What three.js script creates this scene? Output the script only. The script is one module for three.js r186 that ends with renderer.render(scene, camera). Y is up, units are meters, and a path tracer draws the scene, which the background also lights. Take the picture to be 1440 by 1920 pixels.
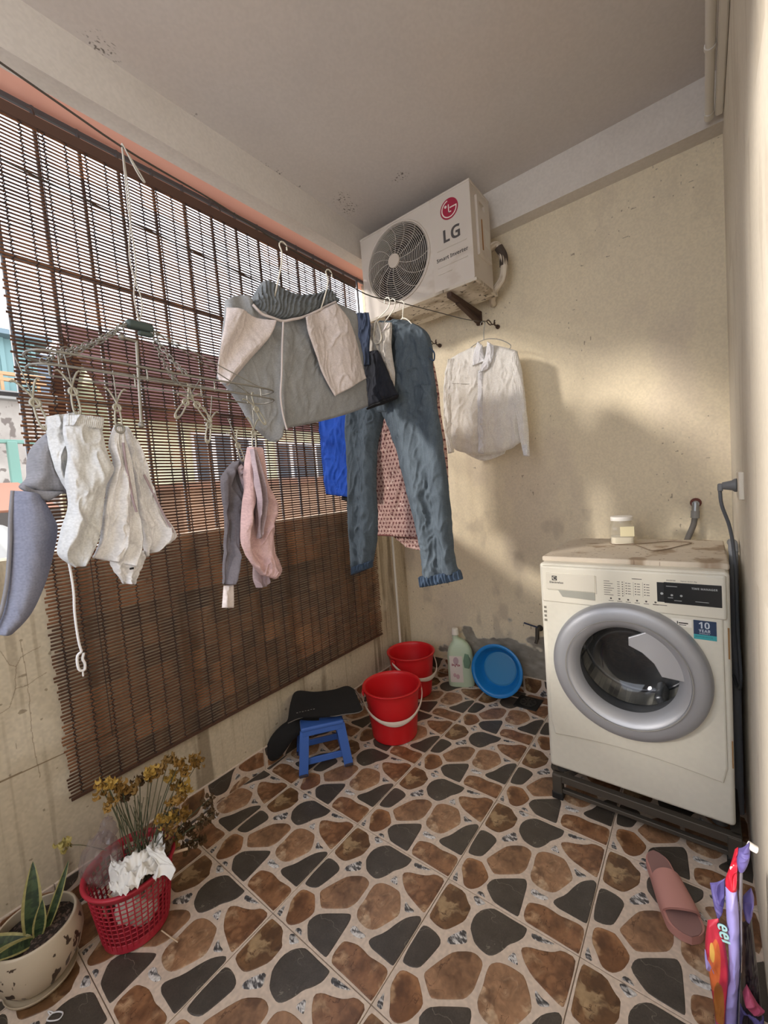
import * as THREE from 'three';
import { RoundedBoxGeometry } from 'three/addons/geometries/RoundedBoxGeometry.js';
import { mergeGeometries, mergeVertices } from 'three/addons/utils/BufferGeometryUtils.js';
import { TextGeometry } from 'three/addons/geometries/TextGeometry.js';
import { FontLoader } from 'three/addons/loaders/FontLoader.js';
import { Brush, Evaluator, SUBTRACTION } from 'three-bvh-csg';

// ---------------------------------------------------------------- camera, sky, sun, exposure
const scene = new THREE.Scene();
const F = 770, DEG = Math.PI / 180;
const camera = new THREE.PerspectiveCamera(2 * Math.atan(960 / F) / DEG, 0.75, 0.02, 200);
camera.position.set(1.094, 1.3008, 0.6744);
camera.rotation.order = 'YXZ';
camera.rotation.set(-3.56 * DEG, 38.13 * DEG, -4.48 * DEG);
camera.updateMatrixWorld();
scene.add(camera);

const renderer = new THREE.WebGLRenderer({ antialias: true });
renderer.toneMapping = THREE.LinearToneMapping;
renderer.toneMappingExposure = 1.42;
renderer.shadowMap.enabled = true;
renderer.shadowMap.type = THREE.PCFSoftShadowMap;

{ // bright hazy overcast sky
  const w = 64, h = 32, d = new Float32Array(w * h * 4);
  for (let j = 0; j < h; j++) for (let i = 0; i < w; i++) {
    const el = (j + 0.5) / h - 0.5, k = Math.max(0, el * 2), o = (j * w + i) * 4;
    const v = 2.35 * (0.85 + 0.35 * k);
    d[o] = v * 0.955; d[o + 1] = v * 1.0; d[o + 2] = v * 1.11; d[o + 3] = 1;
  }
  const t = new THREE.DataTexture(d, w, h, THREE.RGBAFormat, THREE.FloatType);
  t.mapping = THREE.EquirectangularReflectionMapping; t.magFilter = THREE.LinearFilter; t.needsUpdate = true;
  scene.background = t;
}
const sun = new THREE.DirectionalLight(0xfff6ec, 5.0);   // veiled sun, soft edged
sun.position.set(-5.03, 2.85, 7.55);
sun.target.position.set(0, 0, 0);
sun.castShadow = true; sun.shadow.radius = 12;
sun.shadow.mapSize.set(2048, 2048);
Object.assign(sun.shadow.camera, { left: -5, right: 5, top: 5, bottom: -5, near: 0.5, far: 30 });
scene.add(sun, sun.target);

// ---------------------------------------------------------------- helpers
const V = (x, y, z) => new THREE.Vector3(x, y, z);
let seed = 7;
const rnd = () => { seed = (seed * 1664525 + 1013904223) >>> 0; return seed / 4294967296; };
const rr = (a, b) => a + (b - a) * rnd();
const lerp = (a, b, t) => a + (b - a) * t, clamp = (x, a = 0, b = 1) => Math.max(a, Math.min(b, x));
const smooth = (a, b, x) => { const t = clamp((x - a) / (b - a)); return t * t * (3 - 2 * t); };
function hash(x, y) { let h = (x * 374761393 + y * 668265263) | 0; h = Math.imul(h ^ (h >>> 13), 1274126177); return ((h ^ (h >>> 16)) >>> 0) / 4294967296; }
function noise(x, y, p = 0) {                                     // value noise, periodic over p cells
  const X = Math.floor(x), Y = Math.floor(y), fx = x - X, fy = y - Y, sx = fx * fx * (3 - 2 * fx), sy = fy * fy * (3 - 2 * fy);
  const m = (a) => p ? ((a % p) + p) % p : a;
  const a = hash(m(X), m(Y)), b = hash(m(X + 1), m(Y)), c = hash(m(X), m(Y + 1)), d = hash(m(X + 1), m(Y + 1));
  return lerp(lerp(a, b, sx), lerp(c, d, sx), sy);
}
function fbm(x, y, o = 4, p = 0) { let s = 0, a = 0.5, t = 0; for (let i = 0; i < o; i++) { s += a * noise(x, y, p); t += a; x = x * 2 + 17; y = y * 2 + 31; p *= 2; a /= 2; } return s / t; }
// the point of a surface (x, y or z held at a value) that the calibrated photograph shows at pixel (u, v): used for taking measurements
const camM = camera.matrixWorld.clone(), camP = camera.position.clone();
function at(u, v, axis, val) {
  const d = V((u - 720) / F, (960 - v) / F, -1).transformDirection(camM);
  return camP.clone().addScaledVector(d, (val - camP[axis]) / d[axis]);
}
// texture painter: fn(x, y) in 0..1 -> [r, g, b] in sRGB 0..255
function tex(w, h, fn, rx = 1, ry = 1) {
  const d = new Uint8Array(w * h * 4);
  for (let j = 0; j < h; j++) for (let i = 0; i < w; i++) { const c = fn((i + 0.5) / w, (j + 0.5) / h), o = (j * w + i) * 4; d[o] = clamp(c[0], 0, 255); d[o + 1] = clamp(c[1], 0, 255); d[o + 2] = clamp(c[2], 0, 255); d[o + 3] = 255; }
  const t = new THREE.DataTexture(d, w, h); t.colorSpace = THREE.SRGBColorSpace; t.magFilter = THREE.LinearFilter; t.minFilter = THREE.LinearMipmapLinearFilter; t.generateMipmaps = true;
  t.wrapS = t.wrapT = THREE.RepeatWrapping; t.repeat.set(rx, ry); t.needsUpdate = true; return t;
}
const mul = (c, k) => [c[0] * k, c[1] * k, c[2] * k], mixc = (a, b, t) => [lerp(a[0], b[0], t), lerp(a[1], b[1], t), lerp(a[2], b[2], t)];
function mat(color, rough = 0.7, more = {}) { return new THREE.MeshStandardMaterial({ color, roughness: rough, ...more }); }
function phys(color, rough, more = {}) { return new THREE.MeshPhysicalMaterial({ color, roughness: rough, ...more }); }

const used = new Map();
function numbered(n) { const k = used.get(n) || 0; used.set(n, k + 1); return k ? `${n}_${String(k).padStart(3, '0')}` : n; }
function shade(o) { o.castShadow = o.receiveShadow = true; return o; }
function mesh(name, geo, material, parent) {
  const g = Array.isArray(geo) ? merge(geo) : geo;
  const m = shade(new THREE.Mesh(g, material));
  m.name = parent && parent !== scene ? name : numbered(name); (parent || scene).add(m); return m;
}
function merge(list) { return mergeGeometries(list.map((g) => { g = g.index ? g.toNonIndexed() : g; for (const k of Object.keys(g.attributes)) if (!['position', 'normal', 'uv'].includes(k)) g.deleteAttribute(k); if (!g.attributes.uv) g.setAttribute('uv', new THREE.Float32BufferAttribute(new Float32Array(g.attributes.position.count * 2), 2)); return g; })); }
function thing(name, label, category, group) { const g = new THREE.Group(); g.name = numbered(name); scene.add(g); g.userData = { label, category }; if (group) g.userData.group = group; return g; }
function tag(o, label, category, group) { o.userData.label = label; o.userData.category = category; if (group) o.userData.group = group; return o; }
function structure(o, label) { o.userData.kind = 'structure'; if (label) o.userData.label = label; return o; }
function rbox(w, h, d, x = 0, y = 0, z = 0, r = 0.003, seg = 2) { const g = new RoundedBoxGeometry(w, h, d, seg, Math.min(r, w / 2.01, h / 2.01, d / 2.01)); g.translate(x, y, z); return metricUV(g); }
function box(x0, x1, y0, y1, z0, z1) { const g = new THREE.BoxGeometry(x1 - x0, y1 - y0, z1 - z0); g.translate((x0 + x1) / 2, (y0 + y1) / 2, (z0 + z1) / 2); return metricUV(g); }
function metricUV(g, k = 1) {                                       // uv in metres by the dominant axis of the normal
  g = g.index ? g.toNonIndexed() : g;
  const p = g.attributes.position, n = g.attributes.normal, uv = new Float32Array(p.count * 2);
  for (let i = 0; i < p.count; i++) {
    const a = Math.abs(n.getX(i)), b = Math.abs(n.getY(i)), c = Math.abs(n.getZ(i));
    const [u, v] = a > b && a > c ? [p.getZ(i), p.getY(i)] : b > c ? [p.getX(i), p.getZ(i)] : [p.getX(i), p.getY(i)];
    uv[i * 2] = u * k; uv[i * 2 + 1] = v * k;
  }
  g.setAttribute('uv', new THREE.BufferAttribute(uv, 2)); return g;
}
function frameUV(g, u0, u1, v0, v1, ua, va) {                       // uv 0..1 over a rectangle of the wall: ua, va are axes
  const p = g.attributes.position, uv = g.attributes.uv, get = { x: 'getX', y: 'getY', z: 'getZ' };
  for (let i = 0; i < p.count; i++) uv.setXY(i, (p[get[ua]](i) - u0) / (u1 - u0), (p[get[va]](i) - v0) / (v1 - v0));
  return g;
}
function tube(pts, r, radial = 8, seg = 0, closed = false) {
  const P = pts.map((p) => p.isVector3 ? p : V(...p));
  const c = P.length === 2 ? new THREE.LineCurve3(P[0], P[1]) : new THREE.CatmullRomCurve3(P, closed, 'centripetal');
  return new THREE.TubeGeometry(c, seg || (P.length === 2 ? 1 : P.length * 6), r, radial, closed);
}
function rod(a, b, r, radial = 10) {                                 // capped straight bar
  const A = a.isVector3 ? a : V(...a), B = b.isVector3 ? b : V(...b), L = A.distanceTo(B);
  const g = new THREE.CylinderGeometry(r, r, L, radial); g.translate(0, L / 2, 0);
  g.applyQuaternion(new THREE.Quaternion().setFromUnitVectors(V(0, 1, 0), B.clone().sub(A).normalize())); g.translate(A.x, A.y, A.z); return g;
}
function bar(a, b, w, t, up = V(0, 1, 0)) {                          // square-section bar
  const A = a.isVector3 ? a : V(...a), B = b.isVector3 ? b : V(...b), L = A.distanceTo(B), z = B.clone().sub(A).normalize();
  let x = new THREE.Vector3().crossVectors(up, z); if (x.length() < 1e-3) x = V(1, 0, 0); x.normalize(); const y = new THREE.Vector3().crossVectors(z, x);
  const g = new RoundedBoxGeometry(w, t, L, 1, Math.min(w, t) * 0.12); g.applyMatrix4(new THREE.Matrix4().makeBasis(x, y, z)); const m = A.clone().add(B).multiplyScalar(0.5); g.translate(m.x, m.y, m.z); return g;
}
function lathe(prof, seg = 48) { return new THREE.LatheGeometry(prof.map((p) => new THREE.Vector2(p[0], p[1])), seg); }
function moved(g, x, y, z, rx = 0, ry = 0, rz = 0) { g.applyMatrix4(new THREE.Matrix4().compose(V(x, y, z), new THREE.Quaternion().setFromEuler(new THREE.Euler(rx, ry, rz, 'YXZ')), V(1, 1, 1))); return g; }
function grid(nu, nv, fn, closeU = false) {                          // surface fn(s, t) -> Vector3
  const pos = [], uv = [], idx = [], W = nu + 1;
  for (let j = 0; j <= nv; j++) for (let i = 0; i <= nu; i++) { const p = fn(i / nu, j / nv); pos.push(p.x, p.y, p.z); uv.push(i / nu, j / nv); }
  for (let j = 0; j < nv; j++) for (let i = 0; i < nu; i++) { const a = j * W + i; idx.push(a, a + W, a + 1, a + 1, a + W, a + W + 1); }
  const g = new THREE.BufferGeometry(); g.setAttribute('position', new THREE.Float32BufferAttribute(pos, 3)); g.setAttribute('uv', new THREE.Float32BufferAttribute(uv, 2)); g.setIndex(idx); g.computeVertexNormals(); return g;
}
function crom(list, t) {                                             // Catmull-Rom through rows of numbers
  const n = list.length - 1, f = clamp(t) * n, i = Math.min(n - 1, Math.floor(f)), k = f - i;
  const a = list[Math.max(0, i - 1)], b = list[i], c = list[i + 1], d = list[Math.min(n, i + 2)];
  return b.map((_, q) => 0.5 * (2 * b[q] + (c[q] - a[q]) * k + (2 * a[q] - 5 * b[q] + 4 * c[q] - d[q]) * k * k + (3 * b[q] - a[q] - 3 * c[q] + d[q]) * k * k * k));
}
// A hanging piece of cloth: rows [v, uLeft, uRight] measured on the photograph, at the real plane axis = val; thick is half its fullness,
// fold(s, t) the depth of its pleats in metres. Both faces and the rim between them are built.
function cloth(rows, axis, val, thick, fold = () => 0, nu = 40, nv = 60, uvk = 1, slope = 0) {
  const n = axis === 'z' ? V(0, 0, 1) : V(1, 0, 0);
  const P = (s, t) => { const r = crom(rows, t); const A = at(r[1], r[0], axis, val + slope * t), B = at(r[2], r[3] ?? r[0], axis, val + slope * t); return A.lerp(B, s); };
  const off = (s, t, side) => { const e = Math.sqrt(Math.max(0, 1 - Math.pow(Math.abs(2 * s - 1), 2.6))); const te = Math.min(1, Math.sqrt(Math.min(t, 1 - t) * 14)); return side * thick * e * (0.35 + 0.65 * te) + fold(s, t) * Math.min(1, e * 1.5); };
  const f = grid(nu, nv, (s, t) => P(s, t).addScaledVector(n, off(s, t, 1)));
  const b = grid(nu, nv, (s, t) => P(1 - s, t).addScaledVector(n, off(1 - s, t, -1)));
  for (const g of [f, b]) { const p = g.attributes.position, uv = g.attributes.uv; for (let i = 0; i < p.count; i++) uv.setXY(i, (axis === 'z' ? p.getX(i) : p.getZ(i)) * uvk, p.getY(i) * uvk); }
  const cap = (t) => grid(nu, 1, (s, k) => P(s, t).addScaledVector(n, off(s, t, k ? 1 : -1)));
  return merge([f, b, cap(0), cap(1)]);
}
const folds = (a, k, ph = 0, wob = 0.5) => (s, t) => a * (0.25 + 0.75 * t) * Math.sin(6.283 * (k * s + ph) + wob * Math.sin(5 * t + ph * 9)) + a * 0.9 * (fbm(s * 5 + ph * 7, t * 7 + ph * 3, 3) - 0.5);
const crinkle = (a, fs, ft, ph = 0) => (s, t) => a * 2 * (fbm(s * fs + ph * 13, t * ft + ph * 5, 3) - 0.5);
const plus = (...f) => (s, t) => f.reduce((q, g) => q + g(s, t), 0);
function extrude(pts, depth, bevel = 0, holes = []) {
  const s = new THREE.Shape(pts.map((p) => new THREE.Vector2(p[0], p[1]))); for (const h of holes) s.holes.push(new THREE.Path(h.map((p) => new THREE.Vector2(p[0], p[1]))));
  return new THREE.ExtrudeGeometry(s, { depth, bevelEnabled: bevel > 0, bevelSize: bevel, bevelThickness: bevel, bevelSegments: 2, curveSegments: 16 });
}
const circle = (r, n = 40, cx = 0, cy = 0, a0 = 0, a1 = Math.PI * 2) => Array.from({ length: n }, (_, i) => [cx + r * Math.cos(a0 + (a1 - a0) * i / (a1 - a0 > 6.2 ? n : n - 1)), cy + r * Math.sin(a0 + (a1 - a0) * i / (a1 - a0 > 6.2 ? n : n - 1))]);
const fontBold = await new FontLoader().loadAsync('fonts/droid/droid_sans_bold.typeface.json');
const fontRegular = await new FontLoader().loadAsync('fonts/droid/droid_sans_regular.typeface.json');
function text(str, size, depth, font = fontBold) { const g = new TextGeometry(str, { font, size, depth, curveSegments: 4, bevelEnabled: false }); g.computeBoundingBox(); return g; }
function canvasTex(w, h, draw) { const c = document.createElement('canvas'); c.width = w; c.height = h; draw(c.getContext('2d'), w, h); const t = new THREE.CanvasTexture(c); t.colorSpace = THREE.SRGBColorSpace; t.magFilter = THREE.LinearFilter; return t; }

// room measures (metres)
const XL = -0.596, XR = 1.187, ZB = -1.68, ZF = 1.6, H = 2.85;
// ---------------------------------------------------------------- surfaces of the setting
function segDist(x, y, s) { const dx = s[2] - s[0], dy = s[3] - s[1], t = clamp(((x - s[0]) * dx + (y - s[1]) * dy) / (dx * dx + dy * dy + 1e-9)); return Math.hypot(x - s[0] - dx * t, y - s[1] - dy * t); }
const polyline = (pts, f) => pts.slice(1).map((p, i) => { const a = f(pts[i]), b = f(p); return [a[0], a[1], b[0], b[1]]; });

// back wall: cream limewash, patched, with grey cement and peeled paint low down by the tap
const backTex = tex(1024, 1024, (u, v) => {
  const x = lerp(-0.75, 1.3, u), y = v * H;
  let c = mixc([228, 215, 188], [216, 202, 174], fbm(x * 1.6 + 3, y * 1.6, 4));
  c = mixc(c, [228, 214, 184], 0.5 * smooth(0.5, 0.72, fbm(x * 2.3 + 40, y * 1.5 + 9, 3)));
  c = mixc(c, [206, 192, 172], 0.55 * smooth(0.52, 0.75, fbm(x * 4 + 11, y * 2.2 + 5, 4)));
  c = mul(c, 0.97 + 0.06 * noise(x * 160, y * 160));
  const d = fbm(x * 9 + 2, y * 5 + 77, 4);
  c = mixc(c, [150, 138, 122], 0.3 * smooth(0.62, 0.78, d) * (y < 1.1 ? 1 : 0.25));                  // grime patches low on the wall
  const cem = smooth(0.42, 0.5, fbm(x * 7 + 3, y * 9 + 31, 4) + 0.35 - Math.abs(y - 0.16) * 2.3 - Math.max(0, -0.02 - x) * 1.6 - Math.max(0, x - 0.5) * 1.2);
  c = mixc(c, mixc([120, 114, 104], [168, 160, 148], fbm(x * 22, y * 40, 3)), cem);                  // bare cement
  if (cem > 0.2 && cem < 0.6) c = mixc(c, [214, 208, 196], 0.6 * noise(x * 60, y * 60));
  const sp = noise(x * 70 + 9, y * 70); if (sp > 0.955 && noise(x * 5, y * 5) > 0.55) c = mixc(c, [120, 108, 92], 0.6);
  return c;
});
// parapet and low wall: dirty cream render with rain streaks and hairline cracks
const LW = (p) => { const q = at(p[0] * 0.2917, 1080 + p[1] * 0.2917, 'x', XL); return [q.z, q.y]; };
const cracks = [...polyline([[0, 480], [60, 570], [100, 580], [130, 520], [200, 480], [260, 455]], LW), ...polyline([[100, 580], [100, 730], [60, 850], [0, 890]], LW), ...polyline([[100, 725], [180, 700], [300, 620]], LW), ...polyline([[130, 420], [180, 700], [210, 1050], [260, 1300]], LW)];
const seam = polyline([[-900, 1700], [0, 1325], [410, 1140], [900, 930]], LW);
const parTex = tex(2048, 640, (u, v) => {
  const z = lerp(-1.7, 1.62, u), y = v * 1.2;
  let c = mixc([204, 192, 168], [186, 173, 149], fbm(z * 2.4 + 3, y * 2.2, 4));
  const st = fbm(z * 22, y * 1.4 + 4, 4), st2 = fbm(z * 60 + 7, y * 2.2, 3);
  c = mixc(c, [128, 114, 94], 0.7 * smooth(0.55, 0.75, st));
  c = mixc(c, [150, 136, 114], 0.45 * smooth(0.55, 0.8, st2));
  c = mixc(c, [222, 212, 190], 0.4 * smooth(0.58, 0.72, fbm(z * 6 + 20, y * 5, 3)));
  c = mul(c, 0.96 + 0.08 * noise(z * 140, y * 140));
  const w = 0.004 * (fbm(z * 40, y * 40, 2) - 0.5);
  for (const s of cracks) { const d = segDist(z + w, y + w * 2, s); if (d < 0.0009) c = mixc(c, [112, 96, 76], 0.55); }
  for (const s of seam) { const d = segDist(z, y + w * 0.4, s); if (d < 0.0022) c = mixc(c, [112, 94, 70], 0.75); }
  if (noise(z * 45, y * 45 + 8) > 0.95) c = mixc(c, [110, 96, 76], 0.5);
  return c;
});
// ceiling and beams: off-white distemper with damp bloom and mould specks
const moldAt = [[755, 330, 0.03], [744, 335, 0.02], [520, 325, 0.025], [495, 310, 0.02], [560, 350, 0.02], [640, 375, 0.05], [655, 390, 0.05], [190, 95, 0.05], [365, 215, 0.012]].map(([a, b, r]) => { const q = at(a, b, 'y', H); return [q.x, q.z, r]; });
const ceilTex = tex(1024, 1024, (u, v) => {
  const x = lerp(-0.75, 1.3, u), z = lerp(-1.8, 1.7, v);
  let c = mixc([216, 209, 203], [202, 195, 190], fbm(x * 2 + 5, z * 2, 4));
  c = mixc(c, [214, 201, 190], 0.5 * smooth(0.45, 0.7, fbm(x * 1.4 + 30, z * 1.1, 3)));
  c = mul(c, 0.985 + 0.03 * noise(x * 120, z * 120));
  for (const [mx, mz, r] of moldAt) { const d = Math.hypot(x - mx, z - mz); if (d < r * 1.6) { const k = smooth(0.74, 0.92, noise(x * 190, z * 190) * 0.8 + 0.3 * (1 - d / (r * 1.6))); c = mixc(c, [84, 76, 68], 0.75 * k); } }
  return c;
});
const plasterTex = tex(512, 512, (u, v) => mul(mixc([219, 212, 203], [205, 197, 187], fbm(u * 6, v * 6, 4, 6)), 0.98 + 0.04 * noise(u * 128, v * 128, 128)));
const rightTex = tex(512, 512, (u, v) => { let c = mixc([226, 218, 202], [212, 203, 186], fbm(u * 5, v * 3, 4, 5)); c = mixc(c, [190, 178, 160], 0.35 * smooth(0.58, 0.75, fbm(u * 20, v * 4, 3, 20))); return mul(c, 0.98 + 0.04 * noise(u * 128, v * 128, 128)); });
const M = {
  back: mat(0xffffff, 0.9, { map: backTex }), par: mat(0xffffff, 0.92, { map: parTex }), ceil: mat(0xffffff, 0.93, { map: ceilTex }),
  plaster: mat(0xffffff, 0.92, { map: plasterTex }), right: mat(0xffffff, 0.85, { map: rightTex }), salmon: mat(0xf0b4a0, 0.85), outer: mat(0xd8b69a, 0.9),
};

{ // walls
  const wl = structure(mesh('wall_left', frameUV(box(XL - 0.12, XL, -0.05, 1.165, ZB, ZF), -1.7, 1.62, 0, 1.2, 'z', 'y'), M.par), 'dirty cream parapet wall below the bamboo blind');
  structure(mesh('wall_back', frameUV(box(-0.74, XR + 0.12, -0.05, H, ZB - 0.12, ZB), -0.75, 1.3, 0, H, 'x', 'y'), M.back), 'cream limewashed back wall behind the washing machine');
  structure(mesh('wall_right', box(XR, XR + 0.12, -0.05, H, ZB, ZF + 0.1), M.right), 'pale wall beside the washing machine');
  structure(mesh('wall_front', frameUV(box(XL - 0.12, XR + 0.12, -0.05, 1.0, ZF, ZF + 0.1), -1.7, 1.62, 0, 1.2, 'x', 'y'), M.par), 'low parapet closing the end of the balcony');
  structure(mesh('wall_end', frameUV(box(XL - 0.12, -0.3, 1.0, H, ZF, ZF + 0.1), -1.7, 1.62, 0, 1.2, 'x', 'y'), M.par), 'end pillar of the balcony behind the camera');
  structure(mesh('wall_pillar', frameUV(box(XL - 0.12, XL, 1.165, H, ZB, -1.575), -1.7, 1.62, 0, 1.2, 'z', 'y'), M.par), 'stained corner pillar');
  structure(mesh('ceiling', frameUV(box(-0.74, XR + 0.12, H, H + 0.12, ZB - 0.12, ZF + 0.1), -0.75, 1.3, -1.8, 1.7, 'x', 'z'), M.ceil), 'off-white ceiling with mould specks');
  structure(mesh('trim_1', box(-0.575, -0.5, 2.67, H, ZB, ZF + 0.1), M.plaster), 'plastered beam above the blind');
  structure(mesh('trim_2', box(-0.76, -0.575, 2.67, H, ZB, ZF + 0.1), M.salmon), 'salmon painted outer edge of the beam');
  structure(mesh('trim_3', box(-0.5, XR, 2.65, H, ZB, -1.594), M.plaster), 'plastered beam along the top of the back wall');
}

// ---------------------------------------------------------------- floor: 40 cm tiles, each with the same set of stones
const brownTex = tex(1024, 1024, (u, v) => {
  const w = fbm(u * 9, v * 9, 4, 9), q = fbm(u * 7 + 2.5 * w, v * 7 - 2 * w, 5), f = fbm(u * 34, v * 34, 3, 34);
  let c = mixc([122, 91, 67], [160, 123, 93], smooth(0.25, 0.7, q));
  c = mixc(c, [206, 182, 152], 0.8 * smooth(0.57, 0.77, fbm(u * 6 + 50 + w, v * 6 + w * 2, 5)));
  c = mixc(c, [86, 62, 46], 0.6 * smooth(0.56, 0.74, fbm(u * 8 + 90, v * 8 + w, 4)));
  const cr = Math.abs(fbm(u * 9 + 20, v * 9 + w * 3, 4) - 0.5); if (cr < 0.008) c = mixc(c, [84, 58, 40], 0.6);
  return mul(c, 0.88 + 0.24 * f);
});
const slateTex = tex(1024, 1024, (u, v) => {
  const w = fbm(u * 8, v * 8, 4, 8);
  let c = mixc([62, 56, 50], [86, 79, 71], fbm(u * 10 + w, v * 10, 4));
  const cr = Math.abs(fbm(u * 7 + 4 + w * 0.8, v * 7 + 8, 4) - 0.5); c = mixc(c, [136, 128, 116], 0.75 * smooth(0.012, 0.002, cr) * smooth(0.35, 0.6, noise(u * 14, v * 14)));
  return mul(c, 0.92 + 0.16 * noise(u * 180, v * 180, 180));
});
const silverTex = tex(512, 512, (u, v) => { const q = fbm(u * 18 + v * 30, v * 14, 4), k = smooth(0.35, 0.65, fbm(u * 26 + q * 6, v * 40 + q * 4, 3)); return mul(mixc([70, 68, 68], [206, 203, 200], k), 0.9 + 0.2 * noise(u * 90, v * 90)); });
const creamTex = tex(512, 512, (u, v) => mul(mixc([214, 197, 180], [198, 180, 163], fbm(u * 8, v * 8, 4, 8)), 0.95 + 0.1 * noise(u * 160, v * 160, 160)));
const gloss = { envMapIntensity: 1 };
const stoneMats = {
  b0: mat(0xffffff, 0.34, { map: brownTex }), b1: mat(0xe6d8cc, 0.34, { map: brownTex }), b2: mat(0xdcd6c4, 0.36, { map: brownTex }), b3: mat(0xf6e6d4, 0.34, { map: brownTex }),
  d: mat(0xffffff, 0.36, { map: slateTex }), s: mat(0xffffff, 0.36, { map: silverTex }),
};
const creamMat = mat(0xffffff, 0.38, { map: creamTex }), jointMat = mat(0x8d7d6c, 0.9);
const R1 = [440, 1480, 0.194444], R2 = [560, 1640, 0.194444], R3 = [720, 1540, 0.194444], R4 = [960, 1680, 0.166667];
const stoneDefs = [
  ['b0', R2, 0, 0, [205, 170, 230, 145, 400, 50, 480, 15, 600, 12, 650, 30, 680, 70, 675, 110, 610, 200, 560, 270, 480, 325, 400, 330, 230, 330, 212, 300, 205, 220]],
  ['b0', R2, 0, 0, [735, 95, 800, 80, 870, 100, 940, 140, 980, 175, 985, 300, 970, 390, 900, 440, 760, 525, 700, 535, 640, 510, 580, 450, 560, 400, 570, 330, 640, 240, 690, 150]],
  ['b1', R3, 0, 0, [180, 500, 240, 490, 340, 515, 420, 525, 500, 510, 588, 562, 545, 650, 400, 878, 375, 880, 290, 780, 210, 680, 178, 580]],
  ['d', R2, 0, 0, [85, 460, 150, 400, 215, 375, 480, 375, 508, 390, 495, 450, 400, 600, 330, 710, 270, 798, 245, 790, 100, 650, 85, 600]],
  ['b1', R2, 0, 0, [315, 845, 330, 770, 410, 660, 450, 640, 560, 670, 620, 720, 680, 790, 750, 830, 840, 890, 862, 945, 830, 1020, 703, 1222, 685, 1210, 480, 1010, 340, 880]],
  ['d', R2, 0, 0, [670, 650, 700, 610, 830, 560, 960, 460, 1050, 410, 1165, 395, 1185, 430, 1160, 500, 1060, 650, 922, 872, 900, 880, 830, 820, 760, 760, 700, 710]],
  ['s', R2, 0, 0, [490, 540, 520, 490, 560, 500, 590, 545, 645, 580, 640, 610, 590, 618, 530, 590]],
  ['s', R2, 0, 0, [1025, 270, 1040, 260, 1065, 310, 1115, 345, 1105, 368, 1040, 365, 1020, 345]],
  ['s', R3, 0, 0, [50, 570, 130, 520, 132, 615, 100, 605]],
  ['b3', R1, 0, 0, [630, 975, 680, 965, 750, 1000, 775, 1020, 775, 1170, 740, 1220, 640, 1290, 550, 1315, 510, 1300, 490, 1260, 520, 1170, 545, 1070]],
  ['d', R3, 0.4, 0, [180, 1340, 230, 1230, 310, 1100, 370, 1005, 420, 1010, 490, 1060, 545, 1130, 545, 1190, 480, 1270, 400, 1360, 340, 1415, 260, 1410, 190, 1370]],
  ['b2', R3, 0.4, 0, [430, 920, 480, 830, 560, 690, 628, 595, 665, 612, 780, 680, 810, 780, 840, 830, 820, 880, 780, 960, 690, 1010, 610, 1045, 560, 1040, 490, 990]],
  ['d', R3, 0.4, 0, [1050, 838, 1110, 868, 1250, 955, 1372, 1025, 1380, 1050, 1350, 1120, 1280, 1165, 1200, 1190, 1140, 1250, 1060, 1295, 1000, 1295, 930, 1240, 870, 1170, 850, 1100, 830, 1020, 870, 910, 950, 850]],
  ['s', R3, 0.4, 0, [610, 1130, 680, 1080, 790, 1040, 805, 1160, 780, 1180, 650, 1190, 610, 1170]],
  ['s', R3, 0.4, 0.4, [890, 690, 920, 670, 960, 690, 982, 745, 930, 712]],
  ['s', R3, 0.4, 0, [860, 725, 900, 722, 985, 790, 960, 805, 900, 815, 880, 780]],
  ['s', R4, 0.8, 0.4, [812, 685, 855, 555, 880, 640, 910, 742]],
  ['s', R3, 0, 0, [288, 420, 300, 394, 450, 466, 440, 475, 350, 460, 300, 440]],
].map(([m, [ox, oy, k], bx, bz, c]) => {
  const pts = []; for (let i = 0; i < c.length; i += 2) { const q = at(ox + c[i] * k, oy + c[i + 1] * k, 'y', 0); pts.push([q.x - bx, -q.z - bz]); }
  return { m, pts };
});
function clip(poly, axis, val, keepLess) {
  const out = [];
  for (let i = 0; i < poly.length; i++) {
    const a = poly[i], b = poly[(i + 1) % poly.length], ia = keepLess ? a[axis] <= val : a[axis] >= val, ib = keepLess ? b[axis] <= val : b[axis] >= val;
    if (ia) out.push(a); if (ia !== ib) { const t = (val - a[axis]) / (b[axis] - a[axis]); out.push([lerp(a[0], b[0], t), lerp(a[1], b[1], t)]); }
  }
  return out;
}
const area = (p) => p.reduce((s, a, i) => { const b = p[(i + 1) % p.length]; return s + a[0] * b[1] - b[0] * a[1]; }, 0) / 2;
function chaikin(p) { const o = []; for (let i = 0; i < p.length; i++) { const a = p[i], b = p[(i + 1) % p.length]; o.push([lerp(a[0], b[0], 0.22), lerp(a[1], b[1], 0.22)], [lerp(a[0], b[0], 0.78), lerp(a[1], b[1], 0.78)]); } return o; }
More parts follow.
